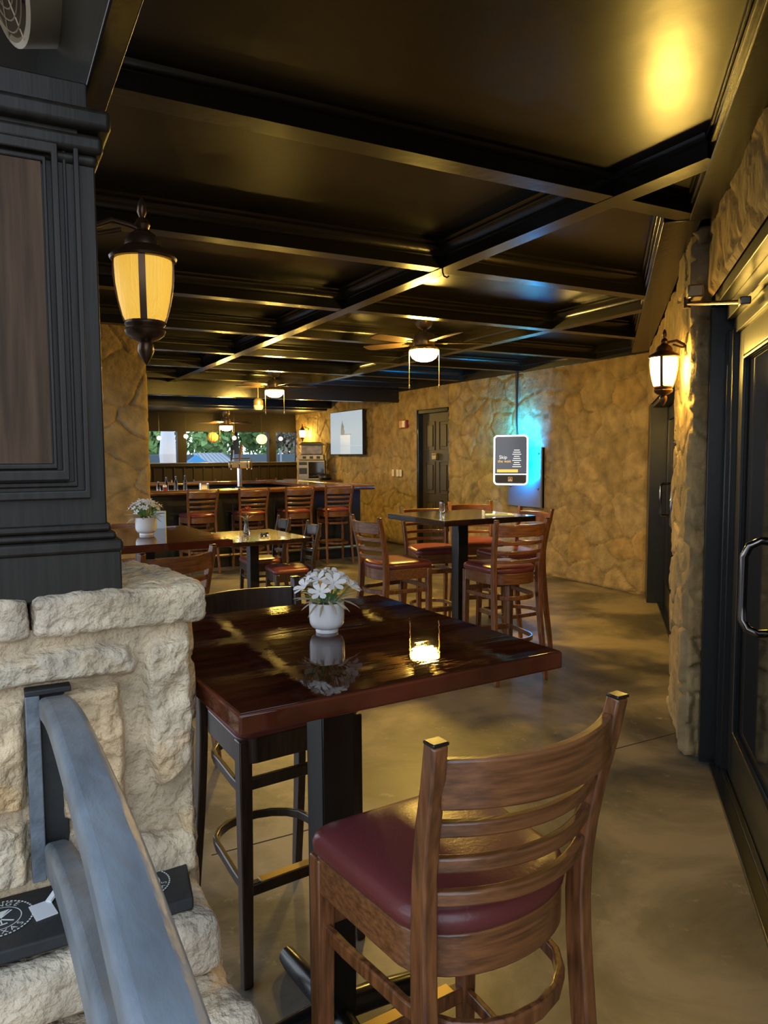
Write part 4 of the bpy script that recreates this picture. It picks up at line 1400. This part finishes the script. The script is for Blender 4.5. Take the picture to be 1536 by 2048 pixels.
tvr(-0.02, -0.03, 0.44, 0.014, 'tv_dark', 'picture_tabletop', 0.0002)
tvr(0.03, -0.22, 0.44, 0.36, mat('tv_block', (0.1, 0.1, 0.1), 0.3, emit=(0.50, 0.60, 0.66), estr=0.52), 'picture_block')
tvr(0.0, -0.245, 1.40, 0.010, 'tv_mid', 'picture_horizon', 0.0003)
fg = MB()
fg.prism([(0.0, 0.0), (0.16, 0.0), (0.17, 0.06), (0.13, 0.10), (0.15, 0.14), (0.11, 0.18), (0.085, 0.22), (0.08, 0.26), (0.06, 0.22), (0.03, 0.17), (0.01, 0.10)], -0.0005, 0.0005,
         Matrix.Translation((-0.029, 0.22, -0.022)) @ Matrix(((0, 0, 1, 0), (-1, 0, 0, 0), (0, 1, 0, 0), (0, 0, 0, 1))))
fg.build('picture_figure', 'tv_dark', scr)
for y in (0.22, 0.28, 0.34):
    tvr(y, 0.37, 0.02, 0.05, 'tv_mid', 'picture_mark', 0.0002)

# jukebox style kiosk
kx, ky, kz = 5.81, 7.44, 1.458
kb = thing('touchscreen_jukebox', 'touchscreen jukebox with glowing white edge on the stone wall', 'jukebox', (kx, ky, kz))
n_ = Vector((-0.70, -0.714, 0)).normalized()
right = Vector((0, 0, 1)).cross(n_)      # to the right as seen from the front
KM = frame((0, 0, 0), right, (0, 0, 1))  # local z = n


def rrect(w, h, r, n=6):
    o = []
    for cx_, cy2, a0_ in ((w / 2 - r, h / 2 - r, 0), (-w / 2 + r, h / 2 - r, PI / 2), (-w / 2 + r, -h / 2 + r, PI), (w / 2 - r, -h / 2 + r, 1.5 * PI)):
        for i in range(n + 1):
            a = a0_ + PI / 2 * i / n
            o.append((cx_ + r * math.cos(a), cy2 + r * math.sin(a)))
    return o


KW, KH = 0.425, 0.62
MB().prism(rrect(KW, KH, 0.045), -0.10, 0.0, KM).build('kiosk_case', 'black_plastic', kb, bevel=0.004)
MB().sweep([KM @ Vector((x, y, 0.004)) for x, y in rrect(KW - 0.012, KH - 0.012, 0.042)], n_, 0.016, 0.014, closed=True).build('light_edge', 'led_white', kb)
MB().box((0, -0.178, 0.004), (KW - 0.03, 0.010, 0.008), 0, KM).build('light_bar', 'led_white', kb)
ks = MB().box((0, 0.065, 0.002), (KW - 0.05, 0.455, 0.004), 0, KM).build('screen', 'screen', kb)
vs_, fs_ = text_geo('Skip', 0.062)
MB().add(vs_, fs_, KM @ Matrix.Translation((-0.095, 0.035, 0.0055))).build('screen_text', 'scr_white', ks, smooth=False)
vs_, fs_ = text_geo('the wait', 0.050)
MB().add(vs_, fs_, KM @ Matrix.Translation((-0.080, -0.015, 0.0055))).build('screen_text', 'scr_yellow', ks, smooth=False)
MB().box((-0.04, -0.135, 0.005), (0.26, 0.036, 0.002), 0, KM).build('screen_banner', 'scr_yellow', ks)
ls = MB()
for i in range(9):
    z = 0.125 - i * 0.026
    ls.box((0.075, z, 0.005), (0.07 + 0.02 * (i % 3), 0.009, 0.001), 0, KM)
ls.build('screen_list', 'scr_white', ks)
lg = MB().box((-0.005, -0.24, 0.004), (0.055, 0.055, 0.006), 0, KM).build('badge', 'white_plastic', kb, bevel=0.002)
MB().box((-0.020, -0.232, 0.0075), (0.010, 0.028, 0.001), 0, KM).box((0.012, -0.232, 0.0075), (0.010, 0.028, 0.001), 0, KM).box((-0.004, -0.225, 0.0075), (0.03, 0.010, 0.001), 0, KM).build('badge_mark', 'scr_red', lg)
MB().box((0.15, 0.02, -0.108), (0.05, 0.50, 0.012), 0, KM).box((0.07, 0.265, -0.108), (0.18, 0.05, 0.012), 0, KM).build('blue_light_strip', 'led_blue', kb)
MB().box((-0.10, 0.265, -0.108), (0.14, 0.05, 0.012), 0, KM).build('green_light_strip', 'led_green', kb)
MB().box((-0.01, 0.0, -0.17), (0.19, 0.46, 0.16), 0, KM).build('rear_light_block', 'black_plastic', kb, bevel=0.01)  # added block behind the case, keeps the blue light off the bar
MB().tube([KM @ Vector((0, -0.05, -0.09)), (WX - kx - 0.03, 0.05, -0.05)], 0.03, 12).build('mount_arm', 'steel_black', kb)
wp = thing('mounting_plate', 'dark metal plate on the stone wall behind the jukebox', 'plate', (WX - 0.055, 7.55, 1.235))
MB().box((0, 0, 0), (0.03, 0.70, 0.76)).box((0, -0.34, 0), (0.06, 0.02, 0.76)).build('plate', mat('grey_plate_metal', (0.16, 0.16, 0.16), 0.4, metal=0.3), wp, bevel=0.004)
for y, z in ((0.28, -0.12), (-0.27, -0.14), (0.28, 0.30), (-0.27, 0.30)):
    MB().lathe([(0.0, 0.012), (0.014, 0.010), (0.018, 0.0)], 12, Matrix.Translation((-0.015, y, z)) @ Matrix.Rotation(-PI / 2, 4, 'Y')).build('bolt', 'steel', wp)
cbl = MB().tube([(WX - 0.05, 7.72, 1.66), (WX - 0.055, 7.74, 2.0), (WX - 0.05, 7.73, 2.62)], 0.011, 8).tube([(WX - 0.045, 7.76, 1.9), (WX - 0.05, 7.77, 2.62)], 0.006, 6)
tag(cbl.build('power_cable', 'black_plastic'), 'black cable running up the stone wall from the jukebox', 'cable')
al = thing('fire_alarm', 'red fire alarm strobe on the stone wall left of the six-panel door', 'alarm', (WX - 0.05, 10.72, 2.04))
MB().box((0, 0, 0), (0.05, 0.24, 0.13)).build('alarm_body', 'red_plastic', al, bevel=0.006)
MB().box((-0.03, -0.05, 0), (0.02, 0.08, 0.11)).build('strobe', 'white_plastic', al, bevel=0.004)
for y, lab in ((11.10, 'ivory wall switch left of the six-panel door, leftmost of three'), (10.94, 'ivory wall switch left of the six-panel door, middle of three'), (10.84, 'ivory wall switch left of the six-panel door, nearest the door')):
    sw = thing('light_switch', lab, 'switch', (WX - 0.046, y, 1.225), 0, 'wall switches')
    MB().box((0, 0, 0), (0.012, 0.075, 0.115)).build('switch_plate', 'white_plastic', sw, bevel=0.003)
    MB().box((-0.01, 0, 0.0), (0.012, 0.018, 0.04)).build('toggle', 'white_plastic', sw, bevel=0.002)
# security sensor at the ceiling edge
sn = MB().lathe([(0.0, 0.0), (0.025, 0.0), (0.028, -0.02), (0.015, -0.045), (0.0, -0.05)], 16)
tag(sn.build('smoke_sensor', 'white_plastic', loc=(5.55, 8.28, CZ)), 'tiny white sensor on the dark ceiling near the stone wall', 'sensor')

# ================================================================== HANDRAIL, PLANK AND STICKERS
hr = thing('railing', 'slate painted wooden railing with two rails meeting the stone wall', 'railing', (0.088, KY - 0.03, 0))


def rail(name, pts, w, h, parent):
    P = [(0.0 + p[2] if len(p) > 2 else 0.0, p[0] - (KY - 0.03), p[1]) for p in pts]
    # smooth spline through points
    out = []
    for i in range(len(P) - 1):
        p0, p1, p2, p3 = [Vector(P[max(0, min(len(P) - 1, i + k_))]) for k_ in (-1, 0, 1, 2)]
        for s_ in range(6):
            t_ = s_ / 6
            out.append(0.5 * ((2 * p1) + (p2 - p0) * t_ + (2 * p0 - 5 * p1 + 4 * p2 - p3) * t_ ** 2 + (3 * p1 - p0 - 3 * p2 + p3) * t_ ** 3))
    out.append(Vector(P[-1]))
    return MB().sweep(out, (1, 0, 0), h, w).build(name, 'blue_rail', parent, bevel=0.010, seg=3)


rail('top_rail', [(1.41, 1.085), (1.25, 1.122), (1.05, 1.148), (0.71, 1.166), (0.55, 1.160), (0.40, 1.148), (0.15, 1.12), (-0.2, 1.05)], 0.050, 0.042, hr)
rail('lower_rail', [(1.425, 0.80, -0.004), (1.25, 0.87, -0.004), (1.0, 0.945, -0.004), (0.75, 1.0, -0.004), (0.55, 1.03, -0.004), (0.2, 1.05, -0.004), (-0.2, 1.0, -0.004)], 0.042, 0.060, hr)
MB().box2((-0.046, 0.0, 0.765), (-0.022, 0.03, 1.108)).build('bracket_post', 'blue_rail', hr, bevel=0.002)
MB().box2((-0.046, -0.002, 1.108), (0.030, 0.03, 1.118)).box2((-0.022, 0.018, 0.765), (0.020, 0.03, 1.108)).build('bracket_back', 'plank', hr, bevel=0.002)
for y, z, x in ((-0.34, 0.985, -0.022), (-0.62, 1.062, -0.022)):
    pass

pk = thing('ledge_plank', 'charcoal plank with two round stickers on the low stone ledge', 'plank', (0, 0, 0.716))
MB().prism([(-0.9, 1.285), (0.296, 1.283), (0.318, 1.447), (-0.9, 1.455)], 0.0, 0.024).build('board', 'plank', pk, bevel=0.004)


def sticker(label, loc, rz, r, top, bottom):
    t = thing('round_sticker', label, 'sticker', loc, rz)
    MB().lathe([(0.0, 0.0006), (r, 0.0006), (r, 0.0)], 48).build('disc', 'sticker_dark', t)
    w = MB()
    for r0_, r1_ in ((r * 0.60, r * 0.63),):
        w.lathe([(r0_, 0.0010), (r1_, 0.0010)], 48)
    for i in range(48):          # beaded rim
        a = 2 * PI * i / 48
        w.box((r * 0.96 * math.cos(a), r * 0.96 * math.sin(a), 0.0009), (r * 0.05, r * 0.07, 0.0004), a)
    w.build('rim', 'sticker_white', t)
    tx = MB()

    def ring_text(s, r_, size, a_mid, inward):
        n = len(s)
        st = size * 0.86 / r_
        for i, c in enumerate(s):
            if c == ' ':
                continue
            a = a_mid + (i - (n - 1) / 2) * (st if inward else -st)
            v_, f_ = text_geo(c, size)
            rot = a - PI / 2 if not inward else a + PI / 2
            tx.add(v_, f_, Matrix.Translation((r_ * math.cos(a), r_ * math.sin(a), 0.0011)) @ Matrix.Rotation(rot, 4, 'Z'))
    ring_text(top, r * 0.78, r * 0.30, PI / 2, False)
    tx.build('lettering', 'sticker_white', t, smooth=False)
    tx = MB()
    ring_text(bottom, r * 0.78, r * 0.30, -PI / 2, True)
    tx.build('lettering', 'sticker_white', t, smooth=False)
    g = MB()
    q = r * 0.5
    g.add([(-q * .7, q * .75, .0011), (q * .7, q * .75, .0011), (0, 0, .0011)], [(0, 2, 1)])
    g.box((0, -q * .35, 0.0010), (q * .08, q * .75, 0.0004)).box((0, -q * .75, 0.0010), (q * .6, q * .1, 0.0004))
    g.box((q * .15, q * .1, 0.0010), (q * .10, q * 1.6, 0.0004), -0.9).box((q * .1, -q * .2, 0.0010), (q * .10, q * 1.5, 0.0004), 0.9)
    g.build('emblem', 'sticker_white', t)
    return t


sticker('round black and white sticker at the left of the charcoal plank', (-0.012, 1.378, 0.7402), 0.15, 0.054, 'LOUNGE', 'TEXAS')
sticker('round black and white sticker at the right end of the charcoal plank', (0.222, 1.366, 0.7402), 0.55, 0.050, 'LOUNGE', 'TEXAS')
tp = MB()
tp.box((0.0, 0.0, 0.001), (0.035, 0.05, 0.002), 0.2).sweep([(0.01, 0.02, 0.003), (0.025, 0.035, 0.012), (0.045, 0.05, 0.035), (0.06, 0.055, 0.07)], (0.6, -0.6, 0.2), 0.004, 0.012)
tag(tp.build('tape_strip', 'ribbon', loc=(0.055, 1.368, 0.7404)), 'scrap of white tape between the left sticker and the rail', 'tape')

# ================================================================== OUTDOORS BEYOND THE WINDOWS


def tree(label, loc, r, h, mname, seed, trunk=True, n=2200, leafs=0.20, group='trees beyond the windows'):
    t = thing('tree', label, 'tree', loc, 0, group)
    if trunk:
        MB().tube([(0, 0, -0.1), (0.1, 0, h * 0.3), (0.05, 0.1, h * 0.65)], [0.22, 0.16, 0.10], 10).build('trunk', 'bark', t)
    rg = np.random.default_rng(seed)
    c = MB()
    blobs = [(rg.normal(0, r * 0.45), rg.normal(0, r * 0.45), h * rg.uniform(0.32, 0.95), r * rg.uniform(0.35, 0.6)) for _ in range(9)]
    for i in range(n):
        bx, by, bz, br = blobs[i % 9]
        d = Vector(rg.normal(0, 1, 3)).normalized()
        p = Vector((bx, by, bz)) + d * br * rg.uniform(0.7, 1.05)
        q = Vector(rg.normal(0, 1, 3)).normalized()
        e = q.cross(d).normalized() if q.cross(d).length > 0.01 else Vector((1, 0, 0))
        l = leafs * rg.uniform(0.6, 1.3)
        c.add([p - e * l * .5, p + q * l * .7, p + e * l * .5, p - q * l * .7], [(0, 1, 2, 3)])
    c.build('crown', mname, t, smooth=False)
    return t


tree('broad green tree seen through the left window', (4.9, 25.5, -0.12), 1.25, 5.0, 'foliage', 1)
tree('dark trunked tree in the middle of the windows', (7.5, 25, -0.12), 1.15, 5.2, 'foliage', 2)
tree('pinkish flowering tree beyond the right part of the windows', (9.35, 22.9, -0.12), 1.0, 4.2, 'foliage_pink', 3, True, 2600, 0.14)
tree('green tree beyond the rightmost window', (11.2, 25.5, -0.12), 1.2, 5.2, 'foliage', 5)
tree('tall green tree farthest left beyond the windows', (3.4, 30.5, -0.12), 1.4, 6.0, 'foliage', 6)
tree('leafy tree behind the blue tent', (8.6, 31, -0.12), 1.6, 7.0, 'foliage', 8)
hd = MB()
rg = np.random.default_rng(44)
for i in range(9000):
    x, z = rg.uniform(1.5, 16.5), rg.uniform(0.2, 5.2)
    p = Vector((x, 36.5 + 0.5 * math.sin(x * 2.3 + z) + rg.uniform(-0.5, 0.5), z))
    q = Vector(rg.normal(0, 1, 3)).normalized()
    e = q.orthogonal().normalized()
    l = rg.uniform(0.12, 0.30)
    hd.add([p - e * l * .5, p + q * l * .7, p + e * l * .5, p - q * l * .7], [(0, 1, 2, 3)])
tag(hd.build('hedge', 'foliage', smooth=False), 'tall green hedge filling the view behind the trees beyond the windows', 'hedge')
fc = thing('fence', 'slate blue panel fence beyond the windows', 'fence', (0, 21.5, -0.12))
for i in range(9):
    x = 1.2 + i * 1.5
    p = MB().box((x, 0, 0.85), (1.42, 0.05, 1.7)).build('fence_panel', 'fence', fc, bevel=0.01)
    MB().box((x - 0.75, 0, 0.9), (0.07, 0.09, 1.85)).build('post', 'roof', fc)
tn = thing('canopy_tent', 'bright blue canopy tent outside the middle window', 'tent', (4.89, 19.6, -0.12))
q = 0.32
MB().add([(-q, -q, 1.42), (q, -q, 1.42), (q, q, 1.42), (-q, q, 1.42), (0, 0, 1.69), (-q, -q, 1.2), (q, -q, 1.2), (q, q, 1.2), (-q, q, 1.2)],
         [(0, 1, 4), (1, 2, 4), (2, 3, 4), (3, 0, 4), (5, 6, 1, 0), (6, 7, 2, 1), (7, 8, 3, 2), (8, 5, 0, 3)]).build('canopy', 'tent', tn, smooth=False)
for x, y in ((-q + .02, -q + .02), (q - .02, -q + .02), (q - .02, q - .02), (-q + .02, q - .02)):
    MB().tube([(x, y, 0), (x, y, 1.25)], 0.02, 8).build('leg', 'steel', tn)
sd = thing('shed', 'low shed with ribbed grey metal roof beside the blue tent', 'shed', (5.68, 20.45, -0.12))
MB().box((0, 0, 0.65), (1.0, 0.9, 1.3)).build('shed_walls', 'fence', sd)
rf = MB()
rf.add([(-0.55, -0.5, 1.32), (0.60, -0.5, 1.32), (0.30, 0.5, 1.74), (-0.55, 0.5, 1.74)], [(0, 1, 2, 3)])
for i in range(9):
    a = -0.52 + i * 0.135
    rf.tube([(a, -0.5, 1.33), (a * 0.75 - 0.13, 0.5, 1.75)], 0.010, 5)
rf.build('shed_roof', 'roof', sd)
um = thing('closed_parasol', 'closed white parasol outside the left window', 'parasol', (4.02, 18.9, -0.12))
MB().tube([(0, 0, 0), (0, 0, 3.0)], 0.03, 8).build('pole', 'steel', um)
cl = MB()
prof = [(0.05, 3.0), (0.10, 2.7), (0.17, 2.2), (0.22, 1.7), (0.20, 1.4), (0.10, 1.35), (0.12, 1.25), (0.14, 1.05), (0.04, 1.0)]
cl.lathe(prof, 16)
cl.build('folded_canopy', 'canvas', um, smooth=False)

# hanging lights near the windows


def hang(name, label, cat, loc, mname, r, ribs=False, top=2.44):
    t = thing(name, label, cat, loc, 0)
    MB().ball((0, 0, 0), r, 20, 12, (1, 1, 0.95)).build('globe', mname, t)
    MB().tube([(0, 0, r * 0.9), (0, 0, top - loc[2])], 0.004, 6).build('cord', 'black_plastic', t)
    if ribs:
        m_ = MB()
        for i in range(12):
            a = i * PI / 6
            m_.tube([(r * 1.01 * math.sin(q) * math.cos(a), r * 1.01 * math.sin(q) * math.sin(a), r * 0.96 * math.cos(q)) for q in np.linspace(0.2, PI - 0.2, 9)], 0.005, 5)
        m_.build('ribs', 'bronze', t)
    return t


hang('hanging_lantern', 'orange rattan globe lantern hanging before the middle window', 'hanging lantern', (4.18, 15.3, 1.92), 'rattan', 0.115, True)
hang('hanging_lantern', 'pale glowing round paper lantern hanging before the windows', 'hanging lantern', (5.24, 15.3, 1.885), 'globe', 0.115)
for x, z, lab in ((3.10, 1.90, 'bare glowing bulb hanging in the left window'), (3.64, 1.94, 'bare glowing bulb hanging beside the left window post'), (4.66, 1.91, 'bare glowing bulb hanging behind the farthest ceiling fan'), (5.70, 1.90, 'bare glowing bulb hanging in the rightmost window')):
    hang('pendant_bulb', lab, 'bulb', (x, 15.38, z), 'bulb', 0.045)
